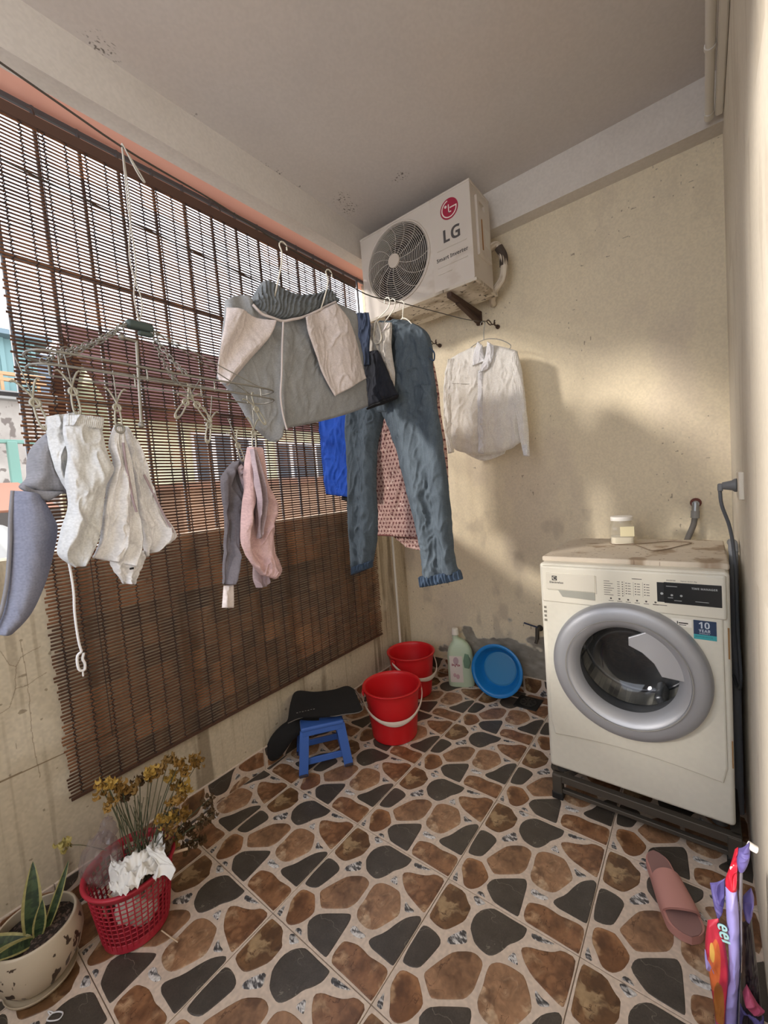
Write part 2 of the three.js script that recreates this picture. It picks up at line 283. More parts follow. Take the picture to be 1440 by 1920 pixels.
// one stone: local (x, a) with a towards -z; rounded shoulder 1.4 mm high
function stoneGeo(poly, h = 0.0014) {
  let p = poly; if (area(p) < 0) p = p.slice().reverse();
  const ring = (ins, y) => p.map((q, i) => { const a = p[(i - 1 + p.length) % p.length], b = p[(i + 1) % p.length]; let nx = -(b[1] - a[1]), ny = b[0] - a[0]; const l = Math.hypot(nx, ny) || 1; return [q[0] + nx / l * ins, y, -(q[1] + ny / l * ins), q[0], q[1]]; });
  const rings = [ring(0, 0), ring(0.0006, h * 0.65), ring(0.0026, h)], pos = [], uv = [], idx = [], n = p.length;
  for (const r of rings) for (const q of r) { pos.push(q[0], q[1], q[2]); uv.push(q[0] / 0.4, -q[2] / 0.4); }
  for (let k = 0; k < 2; k++) for (let i = 0; i < n; i++) { const a = k * n + i, b = k * n + (i + 1) % n; idx.push(a, b, a + n, b, b + n, a + n); }
  const top = rings[2].map((q) => new THREE.Vector2(q[0], -q[2])); for (const f of THREE.ShapeUtils.triangulateShape(top, [])) idx.push(2 * n + f[0], 2 * n + f[1], 2 * n + f[2]);
  const g = new THREE.BufferGeometry(); g.setAttribute('position', new THREE.Float32BufferAttribute(pos, 3)); g.setAttribute('uv', new THREE.Float32BufferAttribute(uv, 2)); g.setIndex(idx); g.computeVertexNormals(); return g;
}
{
  const floor = structure(new THREE.Group(), 'floor of stone-patterned square tiles'); floor.name = 'floor'; scene.add(floor);
  mesh('screed', box(XL - 0.1, XR + 0.1, -0.08, -0.0045, ZB - 0.1, ZF + 0.1), jointMat, floor);
  const gap = 0.0011, cache = new Map(), tiles = [];
  for (let i = -2; i <= 2; i++) for (let j = -4; j <= 4; j++) {        // tile x 0.4 i .. 0.4 (i+1), a 0.4 j .. 0.4 (j+1)
    const x0 = 0.4 * i, a0 = 0.4 * j, lo = [Math.max(gap, XL - x0), Math.max(gap, -ZF - a0)], hi = [Math.min(0.4 - gap, XR - x0), Math.min(0.4 - gap, -ZB - a0)];
    if (hi[0] - lo[0] < 0.004 || hi[1] - lo[1] < 0.004) continue;
    tiles.push({ x0, a0, lo, hi, d: Math.hypot(x0 + 0.2 - 0.55, a0 + 0.2 - 0.5) });
  }
  tiles.push(...[]); tiles.sort((a, b) => a.d - b.d);
  let left = 300;
  for (const t of tiles) {
    const key = [...t.lo, ...t.hi].map((q) => q.toFixed(4)).join();
    if (!cache.has(key)) {
      const w = t.hi[0] - t.lo[0], l = t.hi[1] - t.lo[1];
      const slab = rbox(w, 0.012, l, t.lo[0] + w / 2, -0.0062, -(t.lo[1] + l / 2), 0.0012, 2);
      const st = [];
      for (const d of stoneDefs) {
        let p = d.pts; for (const [ax, v, less] of [[0, t.lo[0] + 0.0012, false], [0, t.hi[0] - 0.0012, true], [1, t.lo[1] + 0.0012, false], [1, t.hi[1] - 0.0012, true]]) { p = clip(p, ax, v, less); if (p.length < 3) break; }
        if (p.length < 3 || Math.abs(area(p)) < 0.00008) continue;
        p = chaikin(p).filter((q, k, a) => { const b = a[(k + 1) % a.length]; return Math.hypot(q[0] - b[0], q[1] - b[1]) > 0.0008; });
        if (p.length > 2) st.push({ m: d.m, g: stoneGeo(p) });
      }
      cache.set(key, { slab, st });
    }
    const { slab, st } = cache.get(key);
    const tile = mesh('tile', slab, creamMat, floor); tile.position.set(t.x0, rr(-0.0004, 0.0003), -t.a0);
    if (left >= st.length) { for (const s of st) mesh('stone', s.g, stoneMats[s.m], tile); left -= st.length; }
    else for (const m of Object.keys(stoneMats)) { const gs = st.filter((s) => s.m === m).map((s) => s.g); if (gs.length) mesh('stone_inlay', merge(gs), stoneMats[m], tile).userData.kind = 'stuff'; }
  }
}
{ // skirting: cut strips of the same tile, 10 cm high, along the left and back walls
  const strip = (name, label, len, place) => {
    const g = structure(new THREE.Group(), label); g.name = name; scene.add(g); place(g);
    let off = 0, n = 0;
    while (off < len - 0.01) {
      const w = Math.min(0.4, len - off) - 0.002, cut = n % 2 ? 0.06 : 0.24;                   // which band of the tile the strip was cut from
      const tile = mesh('skirting_tile', rbox(w, 0.105, 0.009, w / 2, 0.0525, 0.0045, 0.001, 1), creamMat, g); tile.position.x = off;
      const byMat = {};
      for (const d of stoneDefs) {
        let p = d.pts.map((q) => [q[0], q[1] - cut]); for (const [ax, v, less] of [[0, 0.002, false], [0, w - 0.002, true], [1, 0.003, false], [1, 0.102, true]]) { p = clip(p, ax, v, less); if (p.length < 3) break; }
        if (p.length < 3 || Math.abs(area(p)) < 0.00015) continue;
        const s = stoneGeo(chaikin(p)); s.rotateX(Math.PI / 2); s.translate(0, 0, 0.009); mesh('stone', s, stoneMats[d.m], tile);
      }
      off += 0.4; n++;
    }
  };
  strip('baseboard_left', 'stone-patterned skirting tiles along the parapet', ZF - ZB, (g) => { g.position.set(XL, 0, ZF); g.rotation.y = Math.PI / 2; });
  strip('baseboard_back', 'stone-patterned skirting tiles along the back wall', XR - XL - 0.01, (g) => g.position.set(XL + 0.01, 0, ZB));
}

// ---------------------------------------------------------------- window: steel grille in the opening, bamboo blind inside it
const steel = mat(0x5d5f63, 0.55, { metalness: 0.4 }), galv = mat(0x9a9c9c, 0.38, { metalness: 0.8 }), rust = mat(0x4d3a30, 0.75, { metalness: 0.3 });
{
  const g = structure(new THREE.Group(), 'steel security grille in the balcony opening'); g.name = 'window_1'; scene.add(g);
  for (const y of [2.655, 2.14, 1.69]) mesh('rail', bar([-0.66, y, -1.572], [-0.66, y, ZF], 0.012, y > 2.5 ? 0.018 : 0.012), steel, g);
  for (let k = 0, z = 0.189 + 0.126 * 11; z > -1.56; z -= 0.1265, k++) mesh('bar', rod([-0.66, 1.17, z], [-0.66, 2.665, z], 0.007, 8), steel, g);
}
const bam = [];
function bambooBlind(label, z1, z0, hooks) {
  const g = thing('bamboo_blind', label, 'blind', 'bamboo blinds along the opening');
  for (let k = 0; bam.length < 6 && k < 6; k++) { const a = rr(0, 50), t = tex(512, 16, (u, v) => { const q = fbm(u * 26 + a, v * 2 + a, 4), f = noise(u * 220 + a, v * 6); let c = mixc([112, 72, 44], [72, 44, 27], smooth(0.3, 0.7, q)); c = mixc(c, [156, 108, 70], 0.5 * smooth(0.6, 0.8, fbm(u * 14 + a * 2, v + 9, 3))); return mul(c, (0.85 + 0.3 * f) * (0.88 + 0.06 * k)); }); bam.push(mat(0xffffff, 0.62, { map: t })); }
  const X = -0.574, yb = 0.356, yt = 2.535, pitch = 0.0119, n = Math.round((yt - yb) / pitch);
  const slatGeo = []; for (let k = 0; k < 4; k++) { const s = new THREE.CylinderGeometry(0.5, 0.5, 1, 6, 1); s.rotateX(Math.PI / 2); s.scale(0.0017, 0.0067 + 0.0003 * k, 1); const p = s.attributes.position, uv = s.attributes.uv; for (let i = 0; i < p.count; i++) uv.setXY(i, p.getZ(i) + 0.5, p.getY(i) * 60 + 0.5); s.scale(1, 1, z1 - z0); slatGeo.push(s); }
  const lean = (y) => 0.012 * Math.sin((yt - y) * 1.5) * 0.4;                                   // the mat hangs in a slight belly
  for (let k = 0; k < n; k++) { const y = yb + (k + 0.5) * pitch; const s = mesh('slat', slatGeo[k % 4], bam[(k * 5 + (k % 7)) % 6], g); s.position.set(X + lean(y) + rr(-0.0006, 0.0006), y + rr(-0.0004, 0.0004), (z0 + z1) / 2 + rr(-0.006, 0.006)); s.rotation.x = rr(-0.0004, 0.0004); }
  mesh('header_rail', rbox(0.014, 0.038, z1 - z0 + 0.01, X, yt + 0.017, (z0 + z1) / 2, 0.002), mat(0x5a4034, 0.6), g);
  mesh('bottom_rail', rbox(0.006, 0.011, z1 - z0, X + 0.001, yb - 0.004, (z0 + z1) / 2, 0.002), mat(0x4a2f20, 0.6), g);
  const cordMat = mat(0x2f2320, 0.85);
  for (let q = 0, z = z1 - 0.031; z > z0 + 0.01; z -= 0.0585, q++) {                            // woven warp: two cords crossing between every pair of slats
    const parts = [];
    for (const sgn of [-1, 1]) { const pts = []; for (let k = 0; k <= n; k++) { const y = yb + k * pitch; pts.push(V(X + lean(y) + 0.0001, y, z + 0.0008 * Math.sin(k * 1.7)), V(X + lean(y) + ((k % 2 ? 1 : -1) * sgn) * 0.0036, y + pitch / 2, z + 0.0048 * sgn)); }
      const c = new THREE.CurvePath(); parts.push(ribbonTube(pts, 0.0016)); }
    mesh('warp_cord', merge(parts), cordMat, g);
  }
  for (const z of hooks) { mesh('pull_cord', tube([[X + 0.004, yt, z], [X + 0.0065, 1.6, z + 0.003], [X + 0.006, 0.5, z]], 0.0014, 5), mat(0x3a2c26, 0.8), g); mesh('hook', tube([[X, yt + 0.02, z], [X - 0.02, yt + 0.07, z], [-0.645, 2.645, z]], 0.0022, 6), rust, g); }
}
bambooBlind('brown bamboo slat blind hanging behind the washing', 0.334, -1.335, [0.2, -0.45, -1.1]);
bambooBlind('brown bamboo slat blind beside the camera, past the grey cap', 1.57, 0.64, [1.4, 0.8]);
function ribbonTube(pts, r) {                                            // cheap square tube through many points
  const pos = [], idx = [];
  pts.forEach((p, i) => { for (const [a, b] of [[r, 0], [0, r], [-r, 0], [0, -r]]) pos.push(p.x + a, p.y, p.z + b); if (i) for (let k = 0; k < 4; k++) { const a = (i - 1) * 4 + k, b = (i - 1) * 4 + (k + 1) % 4; idx.push(a, b, a + 4, b, b + 4, a + 4); } });
  const g = new THREE.BufferGeometry(); g.setAttribute('position', new THREE.Float32BufferAttribute(pos, 3)); g.setIndex(idx); g.computeVertexNormals(); return g;
}
{ // white conduits along the top of the right wall
  const pvc = mat(0xd9d4cb, 0.45);
  const a = thing('conduit_pipe', 'white round plastic pipe running under the ceiling at right', 'pipe');
  mesh('pipe', rod([1.142, 2.66, -1.53], [1.142, 2.66, 1.5], 0.014, 16), pvc, a); mesh('end_cap', rod([1.142, 2.66, -1.55], [1.142, 2.66, -1.515], 0.0165, 16), pvc, a); mesh('clip', rod([1.142, 2.66, -1.2], [1.142, 2.66, -1.185], 0.017, 16), pvc, a);
  const b = thing('cable_trunking', 'white square cable trunking beside the ceiling pipe', 'trunking');
  mesh('channel', rbox(0.026, 0.028, 3.05, 1.173, 2.665, -0.02, 0.002), pvc, b); mesh('lid', rbox(0.018, 0.004, 3.05, 1.173, 2.650, -0.02, 0.001), mat(0xe2ddd4, 0.4), b);
}
// ---------------------------------------------------------------- air-conditioner outdoor unit on its brackets
{
  const g = thing('air_conditioner_unit', 'white outdoor air conditioner unit with round fan grille mounted under the ceiling', 'air conditioner');
  const dirty = tex(512, 512, (u, v) => { let c = mixc([214, 205, 194], [204, 194, 182], fbm(u * 4, v * 4, 4)); c = mixc(c, [180, 164, 146], 0.3 * smooth(0.64, 0.82, fbm(u * 9 + 4, v * 16, 4))); return c; });
  const shell = mat(0xffffff, 0.45, { map: dirty }), liner = mat(0x9a948b, 0.7), coil = mat(0x86827c, 0.5, { metalness: 0.4 }), wire = mat(0xc2bab0, 0.5);
  const x0 = -0.475, x1 = 0.225, y0 = 2.29, y1 = 2.755, zf = -1.3, zb = -1.53, cx = -0.224, cy = 2.532, R = 0.2;
  // casing: front panel with the fan opening, closed sides, top and back
  const out = [[x0, y0 + 0.008], [x0 + 0.008, y0], [x1 - 0.008, y0], [x1, y0 + 0.008], [x1, y1 - 0.008], [x1 - 0.008, y1], [x0 + 0.008, y1], [x0, y1 - 0.008]];
  const front = extrude(out, 0.008, 0.002, [circle(R, 64, cx, cy)]); front.translate(0, 0, zf - 0.01);
  mesh('front_panel', metricUV(front), shell, g);
  mesh('casing', [box(x0, x0 + 0.006, y0, y1, zb, zf - 0.01), box(x1 - 0.006, x1, y0, y1, zb, zf - 0.01), box(x0, x1, y1 - 0.006, y1, zb, zf - 0.01), box(x0, x1, y0, y1, zb - 0.006, zb)], shell, g);
  mesh('top_cover', rbox(x1 - x0 + 0.008, 0.012, zf - zb + 0.006, (x0 + x1) / 2, y1 - 0.001, (zf + zb) / 2, 0.004), shell, g);
  mesh('shroud', moved(new THREE.CylinderGeometry(R - 0.001, R - 0.001, 0.09, 48, 1, true), cx, cy, zf - 0.055, Math.PI / 2, 0, 0), liner, g);
  mesh('condenser_coil', [box(x0 + 0.008, x1 - 0.2, y0 + 0.004, y1 - 0.008, zb + 0.004, zb + 0.03), ...Array.from({ length: 40 }, (_, k) => box(x0 + 0.012 + k * 0.0115, x0 + 0.0135 + k * 0.0115, y0 + 0.004, y1 - 0.008, zb + 0.03, zb + 0.04))], coil, g);
  const blade = (a) => { const b = extrude([[0.03, -0.02], [0.17, -0.055], [0.185, 0.03], [0.12, 0.06], [0.03, 0.02]], 0.003, 0.001); b.rotateX(0.35); b.rotateZ(a); b.translate(cx, cy, zf - 0.09); return b; };
  for (let k = 0; k < 3; k++) mesh('fan_blade', blade(k * 2.094 + 0.4), mat(0x4a4642, 0.7), g);
  mesh('fan_hub', moved(new THREE.CylinderGeometry(0.04, 0.045, 0.05, 24), cx, cy, zf - 0.08, Math.PI / 2), mat(0x4a4642, 0.7), g);
  const bez = new THREE.TorusGeometry(R + 0.008, 0.006, 10, 72); bez.translate(cx, cy, zf + 0.003); mesh('grille_bezel', bez, shell, g);
  const dome = (r) => zf + 0.004 + 0.026 * (1 - (r / R) * (r / R));
  for (let k = 0; k < 16; k++) { const r = 0.046 + k * 0.0102; const t = new THREE.TorusGeometry(r, 0.0016, 5, 64); t.translate(cx, cy, dome(r)); mesh('grille_ring', t, wire, g); }
  for (let k = 0; k < 14; k++) { const pts = []; for (let q = 0; q <= 6; q++) { const r = lerp(0.036, R + 0.004, q / 6), a = k / 14 * 6.283 + 0.4 * (q / 6) * (q / 6); pts.push(V(cx + r * Math.cos(a), cy + r * Math.sin(a), dome(r) + 0.0015)); } mesh('grille_spoke', tube(pts, 0.0016, 5, 14), wire, g); }
  mesh('grille_cap', moved(new THREE.CylinderGeometry(0.036, 0.038, 0.008, 40), cx, cy, dome(0) + 0.003, Math.PI / 2), mat(0xcfc3b4, 0.5), g);
  // badge
  const red = mat(0xa31f3f, 0.5), white = mat(0xe9ddd4, 0.5), ink = mat(0x4e4a48, 0.6), bx = 0.112, by = 2.668, zt = zf + 0.0005;
  const badge = mesh('badge', moved(new THREE.CylinderGeometry(0.05, 0.05, 0.001, 56), bx, by, zt + 0.0008, Math.PI / 2), red, g);
  const ringPts = (r0, r1, a0, a1) => [...circle(r1, 40, bx, by, a0, a1), ...circle(r0, 40, bx, by, a0, a1).reverse()];
  const mk = (pts) => { const e = extrude(pts, 0.0006); e.translate(0, 0, zt + 0.0012); return e; };
  mesh('badge_mark', [mk(ringPts(0.0375, 0.043, 1.75, 6.283)), mk([[bx + 0.004, by + 0.0055], [bx + 0.043, by + 0.0055], [bx + 0.043, by], [bx + 0.004, by]]), mk([[bx - 0.005, by + 0.021], [bx, by + 0.021], [bx, by - 0.019], [bx - 0.005, by - 0.019]]), mk([[bx - 0.005, by - 0.014], [bx + 0.011, by - 0.014], [bx + 0.011, by - 0.019], [bx - 0.005, by - 0.019]]), mk(circle(0.0068, 20, bx - 0.019, by + 0.015))], white, badge);
  const lt = text('LG', 0.062, 0.0006); lt.translate(bx - 0.05, 2.516, zt); mesh('lettering', lt, ink, g);
  const si = text('Smart Inverter', 0.018, 0.0006); si.translate(bx - 0.09, 2.434, zt); mesh('lettering', si, ink, g);
  for (const [y, w] of [[2.488, 0.17], [2.405, 0.17], [2.372, 0.08]]) mesh('ridge', rbox(w, 0.005, 0.004, bx - 0.085 + w / 2, y, zf + 0.001, 0.002), shell, g);
  // right side: valve cover, sticker, rust run, hand-hold
  const rect = (a, b, c, d) => [[a, c], [b, c], [b, d], [a, d]];
  mesh('service_cover', metricUV(extrude(rect(1.358, 1.502, 2.424, 2.706), 0.014, 0.002, [rect(1.378, 1.446, 2.655, 2.69)]).rotateY(Math.PI / 2).translate(x1 - 0.004, 0, 0)), shell, g);
  mesh('rust_run', rbox(0.002, 0.15, 0.01, x1 + 0.0128, 2.53, -1.40, 0.0008), mat(0x9a6a34, 0.9), g);
  mesh('rating_sticker', rbox(0.001, 0.09, 0.06, x1 + 0.0128, 2.53, -1.46, 0.0003), mat(0xd8d2c8, 0.6), g);
  // underside: stamped drain pan with holes
  const panTex = tex(512, 256, (u, v) => { let c = mixc([206, 196, 180], [160, 146, 126], smooth(0.4, 0.7, fbm(u * 8, v * 4, 4))); if (noise(u * 40, v * 26) > 0.86) c = [84, 74, 62]; return c; });
  const slots = [[0.06, -1.36, 0.03], [-0.03, -1.36, 0.02], [-0.1, -1.38, 0.024], [-0.22, -1.40, 0.02], [0.02, -1.45, 0.02]].map(([x, z, w]) => rect(x - w / 2, x + w / 2, -z - 0.004, -z + 0.004));
  const pan = metricUV(extrude(rect(x0 - 0.004, x1 + 0.012, -zf - 0.004, -zb + 0.03), 0.014, 0, slots).rotateX(-Math.PI / 2).translate(0, y0 - 0.014, 0)); frameUV(pan, x0, x1, zb, zf, 'x', 'z'); mesh('drain_pan', pan, mat(0xffffff, 0.6, { map: panTex }), g);
  // pipe loop wrapped in white tape
  const tape = tex(128, 128, (u, v) => mixc([212, 200, 182], [176, 160, 138], smooth(0.4, 0.7, fbm(u * 8, v * 14, 3))));
  mesh('refrigerant_pipe', tube([[x1 - 0.01, 2.5, -1.5], [x1 + 0.025, 2.53, -1.545], [x1 + 0.055, 2.45, -1.56], [x1 + 0.04, 2.36, -1.565], [x1 - 0.005, 2.32, -1.57], [x1 - 0.04, 2.3, -1.61], [x1 - 0.06, 2.29, -1.67]], 0.02, 10, 40), mat(0xffffff, 0.75, { map: tape }), g);
  mesh('pipe_insulation', tube([[x1 + 0.036, 2.518, -1.55], [x1 + 0.054, 2.47, -1.56], [x1 + 0.053, 2.42, -1.564]], 0.022, 10, 16), mat(0x4b4038, 0.9), g);
}
for (const [x, lab] of [[0.075, 'brown steel wall bracket under the fan unit, nearer the washing machine'], [-0.33, 'brown steel wall bracket under the fan unit, beside the hanging trousers']]) {
  const g = thing('wall_bracket', lab, 'bracket', 'brackets carrying the air conditioner');
  mesh('arm', bar([x, 2.262, ZB + 0.005], [x, 2.262, -1.31], 0.028, 0.026), rust, g);
  mesh('upright', bar([x, 2.2, ZB + 0.012], [x, 2.275, ZB + 0.012], 0.032, 0.022), rust, g);
  mesh('brace', bar([x, 2.212, ZB + 0.02], [x, 2.252, -1.4], 0.024, 0.02), rust, g);
}

// ---------------------------------------------------------------- washing lines
const wireMat = mat(0x4a443e, 0.5, { metalness: 0.5 });
const W1 = [[0.169, 2.164, -1.64], ...[[880, 600, 0.165], [800, 580, 0.16], [740, 565, 0.158], [687, 552, 0.155], [600, 500, 0.152], [500, 440, 0.15], [399, 376, 0.148], [231, 277, 0.145], [115, 197, 0.143], [0, 117, 0.14]].map(([u, v, x]) => at(u, v, 'x', x).toArray()), [0.13, 2.3, 1.58]];
function onLine(z) { for (let i = 1; i < W1.length; i++) if (z <= W1[i][2]) { const a = W1[i - 1], b = W1[i], t = (z - a[2]) / (b[2] - a[2]); return V(lerp(a[0], b[0], t), lerp(a[1], b[1], t), z); } return V(...W1.at(-1)); }
function wallHook(g, x, y) {
  mesh('turnbuckle', [tube([[x, y + 0.008, ZB + 0.075], [x, y + 0.008, ZB + 0.115], [x, y, ZB + 0.125], [x, y - 0.008, ZB + 0.115], [x, y - 0.008, ZB + 0.075], [x, y, ZB + 0.065]], 0.003, 6, 30, true), tube([[x, y, ZB + 0.065], [x + 0.004, y, ZB + 0.05], [x + 0.012, y + 0.01, ZB + 0.04]], 0.0035, 6)], rust, g);
  mesh('wall_hook', [tube([[x + 0.014, y + 0.02, ZB + 0.05], [x + 0.014, y + 0.008, ZB + 0.056], [x + 0.012, y - 0.004, ZB + 0.045], [x + 0.012, y - 0.004, ZB + 0.01]], 0.004, 7), moved(new THREE.CylinderGeometry(0.011, 0.012, 0.012, 16), x + 0.012, y - 0.004, ZB + 0.006, Math.PI / 2)], rust, g);
}
{
  const g = thing('washing_line', 'taut steel washing line hooked beside the white shirt', 'washing line', 'washing lines');
  mesh('wire', tube(W1.map((p, i) => i ? p : [p[0], p[1], ZB + 0.12]), 0.002, 6, 90), wireMat, g); wallHook(g, 0.169, 2.164);
  const h = thing('washing_line', 'second steel washing line hooked behind the trousers', 'washing line', 'washing lines');
  mesh('wire', tube([[-0.213, 2.161, ZB + 0.12], [-0.225, 2.09, -1.0], [-0.24, 2.12, -0.4], [-0.26, 2.2, 0.6], [-0.3, 2.34, 1.58]], 0.002, 6, 60), wireMat, h); wallHook(h, -0.213, 2.161);
}

// ---------------------------------------------------------------- washing machine on its stand
{
  const g = thing('washing_machine', 'white front-loading washing machine with silver door ring', 'washing machine');
  const cream = tex(512, 512, (u, v) => mul(mixc([228, 225, 212], [219, 215, 200], fbm(u * 3, v * 3, 4)), 0.99 + 0.02 * noise(u * 90, v * 90)));
  const topTex = tex(512, 512, (u, v) => { let c = mixc([214, 203, 186], [196, 182, 162], fbm(u * 5, v * 5, 4)); c = mixc(c, [150, 128, 104], 0.75 * smooth(0.56, 0.72, fbm(u * 9 + 20, v * 7, 4))); if (noise(u * 60, v * 60) > 0.9) c = mixc(c, [120, 100, 82], 0.5); return c; });
  const enamel = mat(0xffffff, 0.35, { map: cream }), topM = mat(0xffffff, 0.7, { map: topTex }), grey = mat(0x8c8b86, 0.6);
  const x0 = 0.574, x1 = 1.148, y0 = 0.125, y1 = 0.955, zf = -0.945, zb = -1.49, cx = 0.861, cy = 0.588;
  const ev = new Evaluator(); ev.attributes = ['position', 'normal'];
  const body = new Brush(new RoundedBoxGeometry(x1 - x0, y1 - y0, zf - zb, 4, 0.014).translate((x0 + x1) / 2, (y0 + y1) / 2, (zf + zb) / 2)); body.updateMatrixWorld();
  const hole = new Brush(new THREE.CylinderGeometry(0.2, 0.2, 0.34, 64)); hole.rotation.x = Math.PI / 2; hole.position.set(cx, cy, zf - 0.1); hole.updateMatrixWorld();
  const cut = ev.evaluate(body, hole, SUBTRACTION); const bg = cut.geometry; bg.setAttribute('uv', new THREE.Float32BufferAttribute(new Float32Array(bg.attributes.position.count * 2), 2)); bg.clearGroups();
  mesh('body', metricUV(bg), enamel, g);
  // worktop lid and the raised recess of the front
  const lid = rbox(x1 - x0 + 0.004, 0.022, zf - zb - 0.05, (x0 + x1) / 2, y1 + 0.007, (zf + zb) / 2 - 0.022, 0.007, 3); frameUV(lid, x0, x1, zb, zf, 'x', 'z'); mesh('top_lid', lid, topM, g);
  const rec = []; { const w = 0.255, yA = 0.3, yB = 0.345; for (let k = 0; k <= 24; k++) { const t = k / 24; rec.push([lerp(-w, w, t), -yA + 0.02 * Math.cos((t - 0.5) * 3)]); } rec.push([w + 0.01, -0.25], [w + 0.008, 0.26], [-w - 0.008, 0.26], [-w - 0.01, -0.25]); }
  const fr = extrude(rec, 0.006, 0.005, [circle(0.215, 56)]); fr.translate(cx, cy - 0.015, zf - 0.003); mesh('front_plate', metricUV(fr), enamel, g);
  // control panel
  const pTex = canvasTex(2048, 512, (c, w, h) => {
    c.fillStyle = '#e2decf'; c.fillRect(0, 0, w, h);
    c.fillStyle = '#d9d4c4'; c.fillRect(70, 90, 640, 250); c.strokeStyle = '#9b968a'; c.lineWidth = 4; c.strokeRect(70, 90, 640, 250);
    c.fillStyle = '#3c3a37'; c.fillRect(146, 150, 66, 66); c.fillStyle = '#d9d4c4'; c.beginPath(); c.arc(179, 183, 24, 0, 7); c.fill(); c.fillStyle = '#3c3a37'; c.beginPath(); c.moveTo(160, 183); c.lineTo(196, 160); c.lineTo(196, 206); c.fill(); c.fillRect(174, 160, 6, 46);
    c.font = 'bold 34px sans-serif'; c.fillText('Electrolux', 104, 268);
    c.fillStyle = '#4b4843'; c.font = '17px sans-serif';
    for (let i = 0; i < 7; i++) { c.fillRect(800, 141 + i * 32, 70 + (i * 37) % 60, 7); c.fillRect(960, 141 + i * 32, 30, 7); c.fillRect(1014, 138 + i * 32, 13, 13); }
    for (let i = 0; i < 5; i++) for (const x of [1056, 1160, 1262]) { c.fillRect(x, 150 + i * 36, 14, 12); c.fillRect(x + 24, 153 + i * 36, 34, 8); }
    c.strokeStyle = '#8f8a7e'; c.lineWidth = 3; for (const x of [1040, 1144, 1248]) { c.beginPath(); c.moveTo(x, 130); c.lineTo(x, 330); c.stroke(); }
    for (let i = 0; i < 6; i++) { c.beginPath(); c.arc(880 + i * 100, 385, 12, 0, 7); c.fill(); c.fillRect(852 + i * 100, 414, 58, 7); }
    c.font = 'bold 20px sans-serif'; c.fillRect(1130, 84, 110, 9); c.fillText('INVERTER', 1500, 84); c.font = 'italic 20px sans-serif'; c.fillText('Vapour Action 8kg', 1640, 84); c.font = '18px sans-serif'; c.fillRect(1350, 410, 150, 8);
    c.fillStyle = '#1e2226'; c.fillRect(1400, 110, 540, 260);
    c.fillStyle = '#aeb4b6'; c.font = 'bold 42px sans-serif'; c.fillText('TIME  MANAGER', 1610, 178); c.font = '18px sans-serif';  c.beginPath(); c.arc(1450, 258, 16, 0, 7); c.arc(1560, 262, 16, 0, 7); c.fill();
  });
  const pw = 0.556, ph = 0.142, py = 0.876, pz = zf + 0.012;
  const panel = mesh('control_panel', rbox(pw, ph, 0.022, cx, py, zf + 0.001, 0.008, 3), enamel, g);
  const face = rbox(pw - 0.014, ph - 0.012, 0.0008, cx, py, pz + 0.0004, 0.0003, 1); frameUV(face, cx - pw / 2 + 0.007, cx + pw / 2 - 0.007, py - ph / 2 + 0.006, py + ph / 2 - 0.006, 'x', 'y'); mesh('panel_print', face, mat(0xffffff, 0.4, { map: pTex }), panel);
  const dr = mesh('detergent_drawer', rbox(0.172, 0.064, 0.004, cx - 0.173, py + 0.014, pz + 0.0014, 0.003), mat(0xdcd7c8, 0.4), g);
  { const e = text('Electrolux', 0.0075, 0.0004); e.translate(cx - 0.246, py + 0.006, pz + 0.0036); const lg = [extrude([[-0.009, -0.009], [0.009, -0.009], [0.009, 0.009], [-0.009, 0.009]], 0.0004, 0, [circle(0.0072, 24)]), extrude([[0.006, 0.0055], [-0.0065, 0], [0.006, -0.0055]], 0.0004), extrude([[-0.002, 0.007], [0, 0.007], [0, -0.007], [-0.002, -0.007]], 0.0004)].map((q) => { q.translate(cx - 0.227, py + 0.026, pz + 0.0036); return q; }); mesh('lettering', merge([e, ...lg]), mat(0x3a3835, 0.6), dr); }
  mesh('drawer_grip', extrude([[cx - 0.215, py - 0.02], [cx - 0.09, py - 0.02], [cx - 0.09, py - 0.046], [cx - 0.2, py - 0.043]], 0.003, 0.001).translate(0, 0, pz - 0.0005), mat(0xa9a99f, 0.3), dr);
  mesh('display', rbox(0.148, 0.07, 0.003, cx + 0.193, py + 0.004, pz + 0.001, 0.002), mat(0x22262a, 0.25), g);
  { const t = text('TIME MANAGER', 0.0062, 0.0003); t.translate(cx + 0.192, py + 0.021, pz + 0.0025); const d = [t]; for (const [x, y, w] of [[0.14, 0.026, 0.03], [0.136, -0.012, 0.014], [0.156, -0.02, 0.02], [0.218, -0.018, 0.034]]) d.push(rbox(w, 0.0018, 0.0004, cx + x, py + y, pz + 0.0026, 0.0001, 1)); for (const x of [0.14, 0.165]) { const q = new THREE.CylinderGeometry(0.0035, 0.0035, 0.0004, 12); q.rotateX(Math.PI / 2); q.translate(cx + x, py - 0.003, pz + 0.0026); d.push(q); } mesh('display_print', merge(d), mat(0xaab0b2, 0.5), g); }
  // stickers
  const sTex = canvasTex(256, 256, (c) => { c.fillStyle = '#233a5c'; c.fillRect(0, 0, 256, 256); c.fillStyle = '#3aa3ab'; c.fillRect(0, 190, 256, 66); c.fillStyle = '#c9d3de'; c.font = 'bold 120px sans-serif'; c.fillText('10', 54, 106); c.font = 'bold 54px sans-serif'; c.fillText('YEAR', 58, 158); c.font = '24px sans-serif'; c.fillText('WARRANTY', 62, 184); c.fillStyle = '#1d5a66'; c.fillText('INVERTER MOTOR', 18, 228); });
  const st = rbox(0.058, 0.062, 0.0008, cx + 0.223, 0.766, zf + 0.0085, 0.0003, 1); frameUV(st, cx + 0.194, cx + 0.252, 0.735, 0.797, 'x', 'y'); mesh('warranty_sticker', st, mat(0xffffff, 0.45, { map: sTex }), g);
